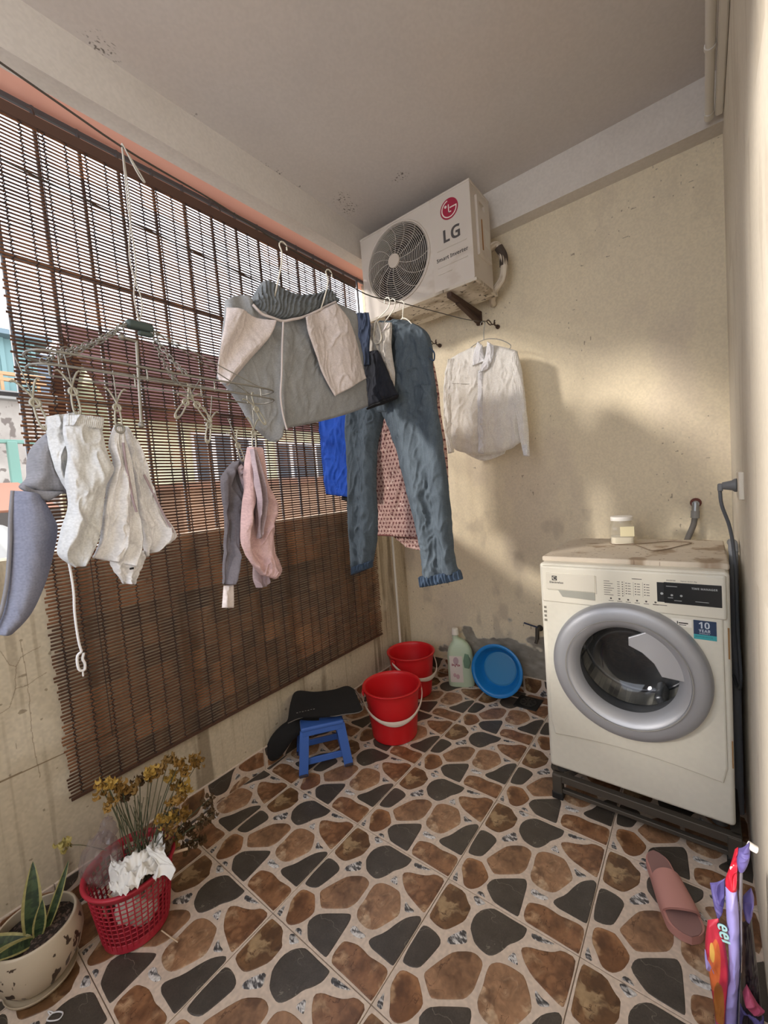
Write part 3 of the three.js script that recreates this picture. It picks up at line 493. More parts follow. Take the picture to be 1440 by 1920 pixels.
  const s2 = canvasTex(256, 128, (c) => { c.fillStyle = '#efece2'; c.fillRect(0, 0, 256, 128); c.fillStyle = '#3a3632'; c.fillRect(70, 40, 14, 44); c.fillRect(90, 56, 120, 20); c.fillRect(96, 92, 90, 10); });
  const sg = rbox(0.054, 0.026, 0.0008, cx + 0.163, 0.782, zf + 0.0085, 0.0003, 1); frameUV(sg, cx + 0.136, cx + 0.19, 0.769, 0.795, 'x', 'y'); mesh('paper_sticker', sg, mat(0xffffff, 0.6, { map: s2 }), g);
  for (let k = 0; k < 4; k++) mesh('print_mark', rbox(0.009 + 0.002 * (k % 2), 0.009, 0.0005, x0 + 0.018, 0.782 - k * 0.017, zf + 0.0083, 0.0002, 1), mat(0x7d786c, 0.7), g);
  // door: silver ring with stepped profile
  const silver = mat(0xa6a8ad, 0.48, { metalness: 0.5 }), silver2 = mat(0xb2b4b9, 0.46, { metalness: 0.5 }), glass = phys(0xffffff, 0.03, { transmission: 1, thickness: 0, ior: 1.5 }), rubber = mat(0x4b4d50, 0.6), drumM = mat(0x55585c, 0.35, { metalness: 0.8 });
  const put = (q) => { q.rotateX(Math.PI / 2); q.translate(cx, cy, zf); return q; };
  const door = mesh('door', put(lathe([[0.186, 0.048], [0.19, 0.052], [0.216, 0.05], [0.232, 0.045], [0.24, 0.034], [0.243, 0.012], [0.24, 0.002], [0.2, 0.002]], 96)), silver, g);
  mesh('inner_ring', put(lathe([[0.152, 0.006], [0.158, 0.026], [0.172, 0.042], [0.186, 0.053], [0.188, 0.048], [0.186, 0.03], [0.178, 0.005]], 96)), silver2, door);
  mesh('groove', put(lathe([[0.1885, 0.0575], [0.1905, 0.0592], [0.192, 0.0583]], 96)), grey, door);
  mesh('glass_bowl', put(lathe([[0.155, 0.012], [0.152, -0.02], [0.14, -0.06], [0.115, -0.085], [0.07, -0.098], [0.0, -0.1]], 72)), glass, door);
  mesh('gasket', put(lathe([[0.2, 0.0], [0.19, -0.01], [0.168, -0.03], [0.162, -0.06], [0.17, -0.09], [0.185, -0.1]], 72)), rubber, g);
  const handle = []; for (let k = 0; k <= 16; k++) { const a = lerp(-0.02, 1.05, k / 16); handle.push([0.178 * Math.cos(a), 0.178 * Math.sin(a)]); } handle.push([0.012, 0.115], [0.012, 0.09], [0.05, 0.072], [0.084, 0.04], [0.104, 0.0]);
  mesh('door_handle', extrude(handle, 0.005, 0.003).translate(cx + 0.004, cy + 0.012, zf + 0.028), silver2, door);
  // drum with lifters seen through the glass
  mesh('drum', put(lathe([[0.187, -0.09], [0.2, -0.12], [0.2, -0.26], [0.19, -0.268], [0.0, -0.268]], 64)), drumM, g);
  for (let k = 0; k < 3; k++) { const a = k * 2.094 + 0.5, q = rbox(0.03, 0.05, 0.13, 0, -0.182, -0.19, 0.012, 3); q.rotateZ(a); q.translate(cx, cy, zf); mesh('lifter', q, mat(0x66696d, 0.35, { metalness: 0.6 }), g); }
  mesh('rust_stain', [rbox(0.004, 0.1, 0.0006, x1 - 0.006, 0.73, zf + 0.0002, 0.0002, 1), rbox(0.003, 0.09, 0.0006, x1 - 0.004, 0.37, zf + 0.0002, 0.0002, 1)], mat(0x9a7448, 0.9), g);
  for (const [x, z] of [[x0 + 0.04, zf - 0.04], [x1 - 0.04, zf - 0.04], [x0 + 0.04, zb + 0.04], [x1 - 0.04, zb + 0.04]]) mesh('foot', moved(new THREE.CylinderGeometry(0.018, 0.022, 0.025, 16), x, 0.1145, z), mat(0x35322e, 0.7), g);
}
{
  const g = thing('appliance_stand', 'dark grey metal stand under the washing machine', 'stand');
  const ir = mat(0x5a544c, 0.55, { metalness: 0.45 }), blk = mat(0x1c1b1a, 0.7), x0 = 0.584, x1 = 1.162, zf = -0.948, zb = -1.47;
  for (const z of [zf, zb]) { mesh('rail', rbox(x1 - x0, 0.03, 0.028, (x0 + x1) / 2, 0.087, z, 0.003), ir, g); mesh('lower_rail', rbox(x1 - x0 - 0.04, 0.016, 0.02, (x0 + x1) / 2, 0.036, z, 0.003), ir, g); }
  for (const x of [x0 + 0.014, x1 - 0.014]) mesh('side_rail', rbox(0.028, 0.03, zf - zb, x, 0.087, (zf + zb) / 2, 0.003), ir, g);
  for (const x of [x0 + 0.018, x1 - 0.018]) for (const z of [zf, zb]) { mesh('leg', rbox(0.036, 0.075, 0.036, x, 0.0625, z, 0.003), ir, g); mesh('rubber_foot', rbox(0.042, 0.028, 0.042, x, 0.016, z, 0.004), blk, g); }
}
{ // things on and behind the machine
  const jar = thing('plastic_jar', 'clear plastic screw-top jar of white powder on the washing machine', 'jar'), clear = phys(0xf2efe6, 0.12, { transmission: 0.85, thickness: 0, ior: 1.4 });
  const sq = (r, k) => { const s = []; for (let i = 0; i < 40; i++) { const a = i / 40 * 6.283, c = Math.cos(a), q = Math.sin(a), m = Math.pow(Math.pow(Math.abs(c), k) + Math.pow(Math.abs(q), k), -1 / k); s.push([r * c * m, r * q * m]); } return s; };
  const wall = grid(40, 10, (s, t) => { const a = s * 6.283, c = Math.cos(a), q = Math.sin(a), k = lerp(5, 2, smooth(0.7, 0.95, t)), m = Math.pow(Math.pow(Math.abs(c), k) + Math.pow(Math.abs(q), k), -1 / k), r = t < 0.05 ? 0.04 : lerp(0.046, 0.038, smooth(0.72, 0.95, t)); return V(r * c * m, t * 0.098, r * q * m); });
  const pos = at(1170, 1022, 'y', 0.974); const P = V(0.805, 0.9735, -1.36);
  mesh('jar_body', wall, clear, jar); const pw = extrude(sq(0.042, 5), 0.03); pw.rotateX(-Math.PI / 2); mesh('powder', pw, mat(0xe6e2d8, 0.95), jar);
  const lidg = lathe([[0, 0.118], [0.04, 0.118], [0.0425, 0.115], [0.0425, 0.1], [0.038, 0.1]], 40); mesh('lid', lidg, mat(0xe9e6df, 0.5), jar);
  mesh('label', rbox(0.052, 0.042, 0.001, 0.014, 0.056, 0.0475, 0.0004, 1), mat(0xe0d6b0, 0.6), jar); mesh('jar_base', moved(new THREE.CylinderGeometry(0.041, 0.041, 0.003, 32), 0, 0.002, 0), clear, jar);
  jar.position.copy(P); jar.rotation.y = 0.25;
  const wh = thing('wire_hanger', 'bent wire coat hanger lying on the washing machine', 'hanger');
  mesh('wire', tube([[0.80, 0.977, -1.29], [0.85, 0.9775, -1.3], [0.9, 0.977, -1.22], [0.93, 0.977, -1.17], [0.96, 0.977, -1.19], [1.02, 0.977, -1.31], [1.045, 0.977, -1.38], [0.98, 0.977, -1.41], [0.89, 0.977, -1.34], [0.84, 0.9775, -1.31], [0.78, 0.979, -1.285], [0.765, 0.983, -1.3]], 0.0021, 6, 80), mat(0x8b7a68, 0.5, { metalness: 0.3 }), wh);
  const inl = thing('water_inlet', 'rusty wall tap with grey inlet hose above the washing machine', 'tap');
  mesh('wall_flange', moved(new THREE.CylinderGeometry(0.02, 0.022, 0.02, 20), 1.06, 1.115, ZB + 0.01, Math.PI / 2), mat(0x6d3c34, 0.7, { metalness: 0.3 }), inl);
  mesh('tap_body', [rod([1.06, 1.115, ZB + 0.01], [1.06, 1.113, ZB + 0.05], 0.013, 14), rod([1.06, 1.12, ZB + 0.04], [1.058, 1.075, ZB + 0.045], 0.014, 14)], galv, inl);
  mesh('collar', rod([1.058, 1.082, ZB + 0.045], [1.056, 1.05, ZB + 0.046], 0.0165, 12), mat(0x8e8c88, 0.5), inl);
  mesh('hose', tube([[1.056, 1.055, ZB + 0.046], [1.05, 1.02, ZB + 0.05], [1.03, 0.965, ZB + 0.07], [1.01, 0.9, ZB + 0.1], [1.0, 0.8, ZB + 0.09]], 0.012, 10, 30), mat(0x6f6b66, 0.6), inl);
  const so = thing('wall_socket', 'cream wall socket with grey plug on the right wall', 'socket');
  mesh('socket_plate', rbox(0.014, 0.085, 0.125, XR - 0.006, 1.218, -1.02, 0.004), mat(0xe4dccb, 0.5), so);
  const pl = thing('power_cord', 'grey power plug and cord hanging beside the washing machine', 'cord'), gp = mat(0x6d6f72, 0.5);
  mesh('plug', [lathe([[0.0, 0], [0.021, 0], [0.021, 0.006], [0.016, 0.012], [0.011, 0.036], [0, 0.038]], 24).rotateZ(Math.PI / 2).translate(XR - 0.013, 1.218, -1.03), rbox(0.014, 0.026, 0.018, XR - 0.054, 1.213, -1.03, 0.005)], gp, pl);
  mesh('cable', tube([[XR - 0.055, 1.205, -1.03], [XR - 0.052, 1.16, -1.03], [XR - 0.032, 1.08, -1.05], [XR - 0.02, 0.95, -1.07], [XR - 0.018, 0.75, -1.08], [XR - 0.014, 0.56, -1.07], [XR - 0.018, 0.528, -1.09], [XR - 0.03, 0.55, -1.14]], 0.005, 8, 60), mat(0x55585d, 0.55), pl);
  const dr = thing('drain_pipe', 'grey plastic drain pipe standing between machine and right wall', 'pipe');
  mesh('pipe', rod([1.168, 0.01, -1.2], [1.168, 0.98, -1.2], 0.013, 14), mat(0x8f9296, 0.5), dr); mesh('elbow', tube([[1.168, 0.975, -1.2], [1.168, 1.0, -1.215], [1.166, 1.0, -1.26]], 0.014, 12, 14), mat(0x8f9296, 0.5), dr);
}
{ // tap low on the back wall
  const g = thing('garden_tap', 'small blue-handled tap low on the back wall beside the washing machine', 'tap'), bl = mat(0x2a3550, 0.6), br = mat(0x4b4740, 0.5, { metalness: 0.5 });
  mesh('pipe', rod([0.325, 0.415, ZB], [0.325, 0.415, ZB + 0.05], 0.01, 12), br, g); mesh('valve', [rod([0.325, 0.43, ZB + 0.05], [0.325, 0.37, ZB + 0.06], 0.011, 12), rod([0.325, 0.372, ZB + 0.06], [0.318, 0.345, ZB + 0.066], 0.009, 12)], br, g);
  mesh('lever', bar([0.325, 0.435, ZB + 0.05], [0.25, 0.45, ZB + 0.05], 0.01, 0.006), bl, g); mesh('wall_plate', moved(new THREE.CylinderGeometry(0.018, 0.018, 0.004, 18), 0.325, 0.415, ZB + 0.003, Math.PI / 2), br, g);
  const d = thing('floor_drain', 'dark square floor drain in the corner by the washing machine', 'drain'); const c = at(978, 1318, 'y', 0);
  mesh('drain_frame', rbox(0.13, 0.006, 0.13, 0.27, 0.0035, -1.57, 0.002), mat(0x2b2a28, 0.6, { metalness: 0.4 }), d); mesh('drain_grate', moved(new THREE.CylinderGeometry(0.045, 0.045, 0.004, 28), 0.27, 0.008, -1.57), mat(0x5a5854, 0.4, { metalness: 0.7 }), d); for (let k = 0; k < 8; k++) mesh('slot', moved(rbox(0.02, 0.002, 0.005), 0.27 + 0.028 * Math.cos(k * 0.785), 0.0104, -1.57 + 0.028 * Math.sin(k * 0.785), 0, -k * 0.785), mat(0x121110, 0.9), d);
}
// ---------------------------------------------------------------- laundry
// cloth stretched between two measured edges (points [u, v] of the photograph on the real plane axis = val); s runs along the edges, t across
let WR = 1;                                                          // how crumpled the piece is
function drape(A, B, axis, val, thick, fold = () => 0, ns = 44, nt = 30, slope = null) {
  ns = Math.round(ns * 1.7); nt = Math.round(nt * 1.7);
  const n = axis === 'z' ? V(0, 0, 1) : V(1, 0, 0);
  const P = (s, t) => { const a = crom(A, s), b = crom(B, s); const w = val + (slope ? slope(s, t) : 0); return at(lerp(a[0], b[0], t), lerp(a[1], b[1], t), axis, w); };
  const wx = rnd() * 50, wy = rnd() * 50, q0 = P(0.5, 0.5);
  const wrinkle = (s, t) => { const p = P(s, t), h = (axis === 'z' ? p.x : p.z) * 16 + wx, y = p.y * 9 + wy, d = fbm(h + y * 0.7, y - h * 0.5, 2), r1 = 1 - Math.abs(2 * fbm(h + 3 * d, y + 2 * d, 2) - 1), r2 = 1 - Math.abs(2 * fbm(h * 2.3 - y, y * 1.6 + h * 0.8 + 2 * d, 2) - 1); return WR * (Math.pow(r1, 4) * 0.011 + Math.pow(r2, 5) * 0.006); };
  const off = (s, t, side) => { const e = Math.pow(Math.max(0, 4 * t * (1 - t)), 0.3) * Math.pow(Math.max(0, 4 * s * (1 - s)), 0.18); return side * thick * e + fold(s, t) + wrinkle(s, t) * Math.min(1, e * 1.2); };
  const f = grid(nt, ns, (t, s) => P(s, t).addScaledVector(n, off(s, t, 1))), b = grid(nt, ns, (t, s) => P(s, 1 - t).addScaledVector(n, off(s, 1 - t, -1)));
  for (const g of [f, b]) { const p = g.attributes.position, uv = g.attributes.uv; for (let i = 0; i < p.count; i++) uv.setXY(i, axis === 'z' ? p.getX(i) : p.getZ(i), p.getY(i)); }
  return merge([f, b]);
}
const weave = (a, b, k = 90, streak = 0) => tex(256, 256, (u, v) => { const w = 0.5 + 0.25 * Math.sin(u * k * 6.283) + 0.25 * Math.sin(v * k * 6.283); return mul(mixc(a, b, clamp(0.3 * w + 0.7 * fbm(u * (8 + streak), v * 8, 4))), 0.94 + 0.12 * noise(u * 128, v * 128, 128)); }, 4, 4);
const fabric = (map, rough = 0.92, more = {}) => phys(0xffffff, rough, { map, side: THREE.DoubleSide, sheen: 0.15, sheenRoughness: 0.8, ...more });
const F_ = {
  grey: fabric(weave([158, 160, 163], [134, 137, 140])), pocket: fabric(weave([218, 209, 208], [203, 194, 194])), navy: fabric(weave([24, 28, 40], [16, 19, 28])), strap: fabric(weave([46, 58, 82], [34, 44, 64])),
  jeans: fabric(weave([86, 97, 106], [56, 66, 75], 60, 24)), hem: fabric(weave([64, 82, 104], [40, 54, 72])), pale: fabric(weave([188, 182, 174], [166, 160, 152])), blue: fabric(weave([24, 78, 176], [16, 58, 146])), black: fabric(weave([22, 22, 26], [14, 14, 18])),
  white: fabric(weave([230, 230, 232], [214, 214, 217])), sock: fabric(weave([214, 216, 217], [196, 198, 200])), lilac: fabric(weave([176, 160, 166], [150, 134, 142])), charcoal: fabric(weave([110, 106, 112], [86, 82, 90])), pink: fabric(weave([206, 176, 176], [178, 148, 150])), cap: fabric(weave([150, 150, 156], [120, 121, 128], 50)), brim: fabric(weave([136, 140, 158], [122, 126, 146], 50)),
  sheer: fabric(weave([250, 248, 244], [243, 240, 234]), 0.95, { transmission: 0.3, thickness: 0 }),
};
const wireW = mat(0xcfcabd, 0.45), wireG = mat(0x8f8d86, 0.4, { metalness: 0.5 }), pegM = mat(0xa6a396, 0.4, { metalness: 0.4 });
// a hanger hooked over the washing line at point p, shoulders along dir
function hanger(label, p, drop, width, dir, m = wireW, shift = V(0, 0, 0)) {
  const g = thing('coat_hanger', label, 'hanger', 'coat hangers on the washing lines');
  const d = V(...dir).normalize(), c = p.clone().add(V(0, -drop, 0)).add(shift), L = (k, y) => c.clone().addScaledVector(d, k).add(V(0, y, 0));
  const side = new THREE.Vector3().crossVectors(d, V(0, 1, 0));
  mesh('hook', tube([p.clone().addScaledVector(d, -0.014).add(V(0, -0.012, 0)), p.clone().addScaledVector(d, -0.012).add(V(0, 0.002, 0)), p.clone().add(V(0, 0.007, 0)), p.clone().addScaledVector(d, 0.013).add(V(0, -0.004, 0)), p.clone().addScaledVector(d, 0.006).add(V(0, -0.03, 0)), c], 0.0022, 7, 36), m, g);
  mesh('shoulders', tube([c, L(width * 0.3, -0.025), L(width / 2, -0.075), L(width / 2 - 0.012, -0.088), L(0, -0.088), L(-width / 2 + 0.012, -0.088), L(-width / 2, -0.075), L(-width * 0.3, -0.025)], 0.0024, 7, 70, true), m, g);
  return g;
}
{ // grey shorts turned inside out, spread along the line
  WR = 0.5;
  const g = thing('shorts', 'grey inside-out shorts with white pockets and ruched waistband', 'shorts'), X = 0.07;
  const A = [[423, 562], [452, 552], [474, 566], [500, 590], [530, 600], [567, 594], [600, 581], [629, 565], [664, 588]], B = [[407, 708], [442, 749], [471, 795], [497, 819], [515, 829], [533, 806], [570, 797], [602, 790], [646, 778], [690, 762]];
  const pl = (a) =>  (s, t) => a * Math.sin(s * 40 + 3 * t) * (1 - t) * (1 - t) + a * 2.2 * (fbm(s * 6, t * 4, 3) - 0.5) + 0.02 * Math.exp(-Math.pow((s - 0.42 - 0.06 * t) / 0.05, 2)) * t;
  mesh('body', drape(A, B, 'x', X, 0.022, pl(0.007), 70, 44), F_.grey, g);
  const band = drape([[474, 566], [494, 527], [525, 541], [556, 553], [594, 550], [614, 543], [629, 566]], [[475, 572], [492, 589], [511, 595], [530, 601], [567, 594], [597, 581], [629, 569]], 'x', X + 0.004, 0.024, (s, t) => 0.006 * Math.sin(s * 130 + 4 * Math.sin(t * 5)) * (0.4 + 0.6 * Math.sin(t * 3.1)) + 0.004 * (noise(s * 60, t * 12) - 0.5), 150, 14);
  mesh('waistband', band, fabric(weave([124, 130, 134], [92, 98, 104])), g);
  mesh('ruched_edge', tube([[474, 571], [483, 581], [492, 589], [511, 596], [530, 602], [548, 599], [567, 595], [597, 582], [612, 574], [629, 566]].map((q, i) => at(q[0], q[1], 'x', X + 0.03 + 0.003 * (i % 2))), 0.0042, 6, 60), F_.pocket, g);
  mesh('pocket', drape([[425, 576], [412, 640], [409, 690], [416, 717]], [[516, 602], [500, 637], [468, 677], [428, 724]], 'x', X + 0.036, 0.005, (s, t) => 0.012 * Math.sin(t * 7 + 5 * s) * (1 - 0.4 * s) + 0.006 * (fbm(s * 5, t * 6, 3) - 0.5)), F_.pocket, g);
  mesh('pocket', drape([[569, 596], [574, 625], [589, 662], [605, 702], [629, 743]], [[629, 569], [656, 602], [673, 642], [683, 690], [688, 709]], 'x', X + 0.036, 0.005, (s, t) => 0.011 * Math.sin(t * 8 + 3 * s + 1) * (1 - 0.5 * s) + 0.006 * (fbm(s * 5 + 9, t * 6, 3) - 0.5)), F_.pocket, g);
  mesh('seam', tube([[531, 604], [529, 650], [528, 700], [526, 745], [531, 780], [538, 806]].map((q) => at(q[0], q[1], 'x', X + 0.05)), 0.0028, 6, 40), F_.pocket, g);
  const z1 = at(530, 460, 'x', 0.15), z2 = at(616, 512, 'x', 0.152);
  hanger('thin white hanger holding the left side of the grey shorts', onLine(z1.z), 0.16, 0.1, [0, 0, 1], wireW, V(-0.075, 0, 0)); hanger('thin white hanger holding the right side of the grey shorts', onLine(z2.z), 0.14, 0.09, [0, 0, 1], wireW, V(-0.075, 0, 0));
}
WR = 1;
{ // dark garment with a buttoned strap
  const g = thing('pinafore_shorts', 'black shorts with navy shoulder strap hanging beside the grey shorts', 'shorts'), Z = -0.635;
  mesh('body', drape([[686, 662], [682, 700], [686, 735], [690, 765]], [[710, 657], [724, 690], [739, 723], [748, 740]], 'z', Z, 0.018, folds(0.004, 1.2, 0.3)), F_.navy, g);
  mesh('strap', drape([[664, 588], [672, 624], [678, 664], [685, 688]], [[692, 586], [697, 613], [695, 655], [694, 684]], 'z', Z + 0.022, 0.004, (s, t) => 0.006 * Math.sin(3 * s) + 0.003 * Math.abs(t - 0.5)), F_.strap, g);
  mesh('cuff', drape([[690, 765], [720, 751], [748, 740]], [[688, 768], [721, 757], [745, 747]], 'z', Z - 0.005, 0.014), F_.black, g);
  const b = at(686.6, 672.5, 'z', Z + 0.03); mesh('button', moved(new THREE.CylinderGeometry(0.009, 0.009, 0.004, 20), b.x, b.y, b.z, Math.PI / 2), mat(0xc8ab9f, 0.4), g);
}
{
  const g = thing('camisole', 'pale grey sleeveless top half hidden behind the navy strap', 'top'), Z = -0.668;
  mesh('body', drape([[690, 606], [692, 640], [700, 690], [708, 730]], [[733, 604], [735, 640], [738, 690], [740, 730]], 'z', Z, 0.01, folds(0.006, 1.5, 0.7)), F_.pale, g);
  mesh('neck_trim', tube([[694, 606], [706, 622], [716, 622], [728, 606]].map((q) => at(q[0], q[1], 'z', Z + 0.016)), 0.003, 6), F_.pocket, g);
}
{ // long trousers
  const g = thing('trousers', 'long blue-grey denim trousers hanging from the line', 'trousers'), Z = -0.745;
  const creases = (k, ph) => (s, t) => 0.016 * Math.sin(6.283 * (k * t + ph) + 1.2 * s) * (0.5 + 0.5 * s) + 0.02 * (fbm(t * 4 + ph * 5, s * 6, 4) - 0.5);
  mesh('seat', drape([[716, 603], [702, 650], [676, 700], [657, 752], [655, 775]], [[762, 600], [800, 625], [811, 690], [818, 750], [822, 775]], 'z', Z, 0.035, creases(1.6, 0.2), 60, 40), F_.jeans, g);
  const lA = [[664, 722], [655, 765], [655, 838], [658, 942], [660, 1011], [663, 1066]], lB = [[716, 722], [722, 765], [708, 822], [702, 907], [705, 994], [697, 1054]];
  const rA = [[716, 722], [716, 765], [736, 822], [754, 890], [774, 977], [785, 1029], [789, 1086]], rB = [[814, 722], [820, 765], [828, 803], [839, 890], [847, 977], [853, 1046], [862, 1074]];
  mesh('trouser_leg', drape(lA, lB, 'z', Z, 0.03, creases(1.4, 0.1), 80, 30), F_.jeans, g);
  mesh('trouser_leg', drape(rA, rB, 'z', Z + 0.01, 0.034, creases(1.8, 0.55), 80, 34), F_.jeans, g);
  mesh('hem', drape([[662, 1062], [663, 1078]], [[698, 1050], [697, 1064]], 'z', Z, 0.031, (s, t) => 0.004 * Math.sin(t * 60), 8, 60), F_.hem, g);
  mesh('hem', drape([[788, 1080], [790, 1101]], [[861, 1068], [868, 1086]], 'z', Z + 0.01, 0.035, (s, t) => 0.005 * Math.sin(t * 70), 8, 70), F_.hem, g);
  mesh('collar_fold', drape([[716, 604], [726, 622], [731, 648]], [[748, 600], [742, 622], [733, 650]], 'z', Z + 0.04, 0.004, folds(0.004, 1)), fabric(weave([98, 110, 118], [76, 88, 96])), g);
  mesh('tie', tube([[806, 652], [814, 662], [813, 676], [806, 672]].map((q) => at(q[0], q[1], 'z', Z + 0.02)), 0.003, 6, 24), F_.hem, g);
  hanger('white hanger carrying the blue-grey trousers', onLine(-0.735), 0.06, 0.12, [1, 0, 0.1]);
  hanger('white hanger carrying the pale grey top', onLine(-0.675), 0.07, 0.06, [1, 0, 0.1], wireW, V(-0.05, 0, 0)); hanger('white hanger carrying the black pinafore shorts', onLine(-0.64), 0.06, 0.04, [1, 0, 0.1], wireW, V(-0.06, 0, 0));
}
{ // floral dress
  const fl = tex(512, 512, (u, v) => { const k = 16, X = Math.floor(u * k), Y = Math.floor(v * k), x = u * k - X - 0.5 + (Y % 2 ? 0.25 : -0.25), y = v * k - Y - 0.5, r = Math.hypot(x, y), a = Math.atan2(y, x); let c = mixc([206, 176, 166], [190, 156, 148], fbm(u * 9, v * 9, 3, 9)); if (r < 0.3 + 0.08 * Math.cos(a * 5)) c = [134, 84, 84]; if (r < 0.13) c = [74, 48, 50]; if (noise(u * 60, v * 60, 60) > 0.84) c = mixc(c, [110, 74, 74], 0.8); if (noise(u * 44 + 9, v * 44, 44) > 0.88) c = mixc(c, [226, 206, 196], 0.9); return c; }, 3, 3);
  const m = fabric(fl), g = thing('floral_dress', 'pink and brown floral dress hanging behind the trousers', 'dress'), Z = -0.99;
  mesh('body', drape([[696, 690], [694, 800], [697, 910], [701, 1004]], [[804, 650], [824, 745], [836, 840], [843, 1012]], 'z', Z, 0.03, folds(0.012, 1.7, 0.4), 60, 40), m, g);
  mesh('back_hem', drape([[722, 985], [738, 1006], [762, 1026]], [[846, 985], [846, 1016], [846, 1044]], 'z', Z - 0.05, 0.008, folds(0.006, 2, 0.2)), m, g);
  mesh('hem_trim', tube([[701, 1003], [740, 1004], [775, 1008], [843, 1013]].map((q) => at(q[0], q[1], 'z', Z + 0.02)), 0.003, 6, 30), mat(0x8a5552, 0.9), g);
  const p = V(-0.226, 2.09, Z); hanger('hanger under the floral dress on the second line', p, 0.06, 0.3, [1, 0, 0]);
}
{
  const g = thing('t_shirt', 'royal blue t-shirt hanging by the blind behind the trousers', 't-shirt'), Z = -0.86;
  mesh('body', drape([[596, 735], [602, 830], [607, 880], [612, 927]], [[672, 715], [674, 830], [674, 900], [672, 934]], 'z', Z, 0.02, folds(0.006, 1.4, 0.1)), F_.blue, g);
  const pr_ = at(646, 786, 'z', Z + 0.026); mesh('chest_print', [rbox(0.03, 0.008, 0.001, pr_.x, pr_.y, pr_.z, 0.0003, 1), rbox(0.012, 0.008, 0.001, pr_.x + 0.03, pr_.y, pr_.z, 0.0003, 1)], F_.white, g);
  const k = thing('black_vest', 'black garment edge showing under the blue t-shirt', 'vest'); mesh('body', drape([[640, 800], [641, 880], [641, 938]], [[680, 800], [680, 880], [680, 943]], 'z', Z - 0.05, 0.008), F_.black, k);
  hanger('hanger under the blue t-shirt', V(-0.23, 2.095, Z), 0.12, 0.3, [1, 0, 0]);
  hanger('hanger under the black vest', V(-0.229, 2.094, Z - 0.05), 0.13, 0.26, [1, 0, 0]);
}
{ // white shirt against the back wall
  const g = thing('dress_shirt', 'sheer white long-sleeved buttoned shirt hanging against the back wall', 'shirt'), Z = -1.5;
  mesh('body', drape([[843, 673], [864, 661], [886, 651], [905, 650], [924, 647], [946, 651], [967, 657]], [[844, 836], [860, 846], [888, 852], [912, 853], [940, 848], [964, 838], [978, 827]], 'z', Z, 0.03, (s, t) => 0.008 * t * Math.sin(s * 34 + 3 * t) + 0.012 * (fbm(s * 7, t * 5, 4) - 0.5), 60, 44), F_.sheer, g);
  mesh('back_hem', drape([[868, 846], [905, 848], [950, 842]], [[878, 853], [908, 864], [946, 851]], 'z', Z - 0.03, 0.004), F_.sheer, g);
  const cr = (ph) => (s, t) => 0.01 * (fbm(s * 9 + ph, t * 4, 4) - 0.5) * 2;
  mesh('sleeve', drape([[841, 674], [834, 715], [833, 760], [835, 800], [841, 851]], [[853, 672], [851, 715], [848, 750], [846, 800], [851, 848]], 'z', Z + 0.012, 0.018, cr(2)), F_.sheer, g);
  mesh('sleeve', drape([[960, 658], [963, 700], [962, 745], [971, 790], [981, 846]], [[970, 658], [979, 700], [986, 760], [991, 810], [992, 850]], 'z', Z + 0.012, 0.02, cr(5)), F_.sheer, g);
  mesh('cuff', drape([[980, 834], [983, 855]], [[991, 832], [993, 856]], 'z', Z + 0.012, 0.02, (s, t) => 0.002 * Math.sin(t * 30), 8, 20), F_.white, g);
  mesh('collar', drape([[896, 640], [889, 662], [886, 687]], [[905, 648], [907, 664], [908, 677]], 'z', Z + 0.04, 0.004, folds(0.004, 1)), F_.white, g);
  mesh('collar', drape([[914, 640], [911, 665], [898, 700]], [[926, 648], [924, 672], [915, 692]], 'z', Z + 0.042, 0.004, folds(0.004, 1, 0.4)), F_.white, g);
  mesh('placket', drape([[897, 695], [896, 770], [897, 851]], [[906, 693], [905, 770], [907, 851]], 'z', Z + 0.032, 0.003, (s, t) => 0.012 * (fbm(0.45 * 7, s * 5, 4) - 0.5)), F_.white, g);
  mesh('yoke_seam', tube([[848, 719], [875, 720], [896, 720]].map((q) => at(q[0], q[1], 'z', Z + 0.036)), 0.0014, 5), F_.pale, g);
  for (const [u, v] of [[901, 735], [901, 765], [901, 795], [902, 822]]) { const p = at(u, v, 'z', Z + 0.038); mesh('button', moved(new THREE.CylinderGeometry(0.004, 0.004, 0.002, 12), p.x, p.y, p.z, Math.PI / 2), mat(0xd9d3c8, 0.4), g); }
  hanger('wire hanger carrying the sheer white shirt', onLine(-1.5), 0.09, 0.3, [1, 0, 0.05], wireG);
}

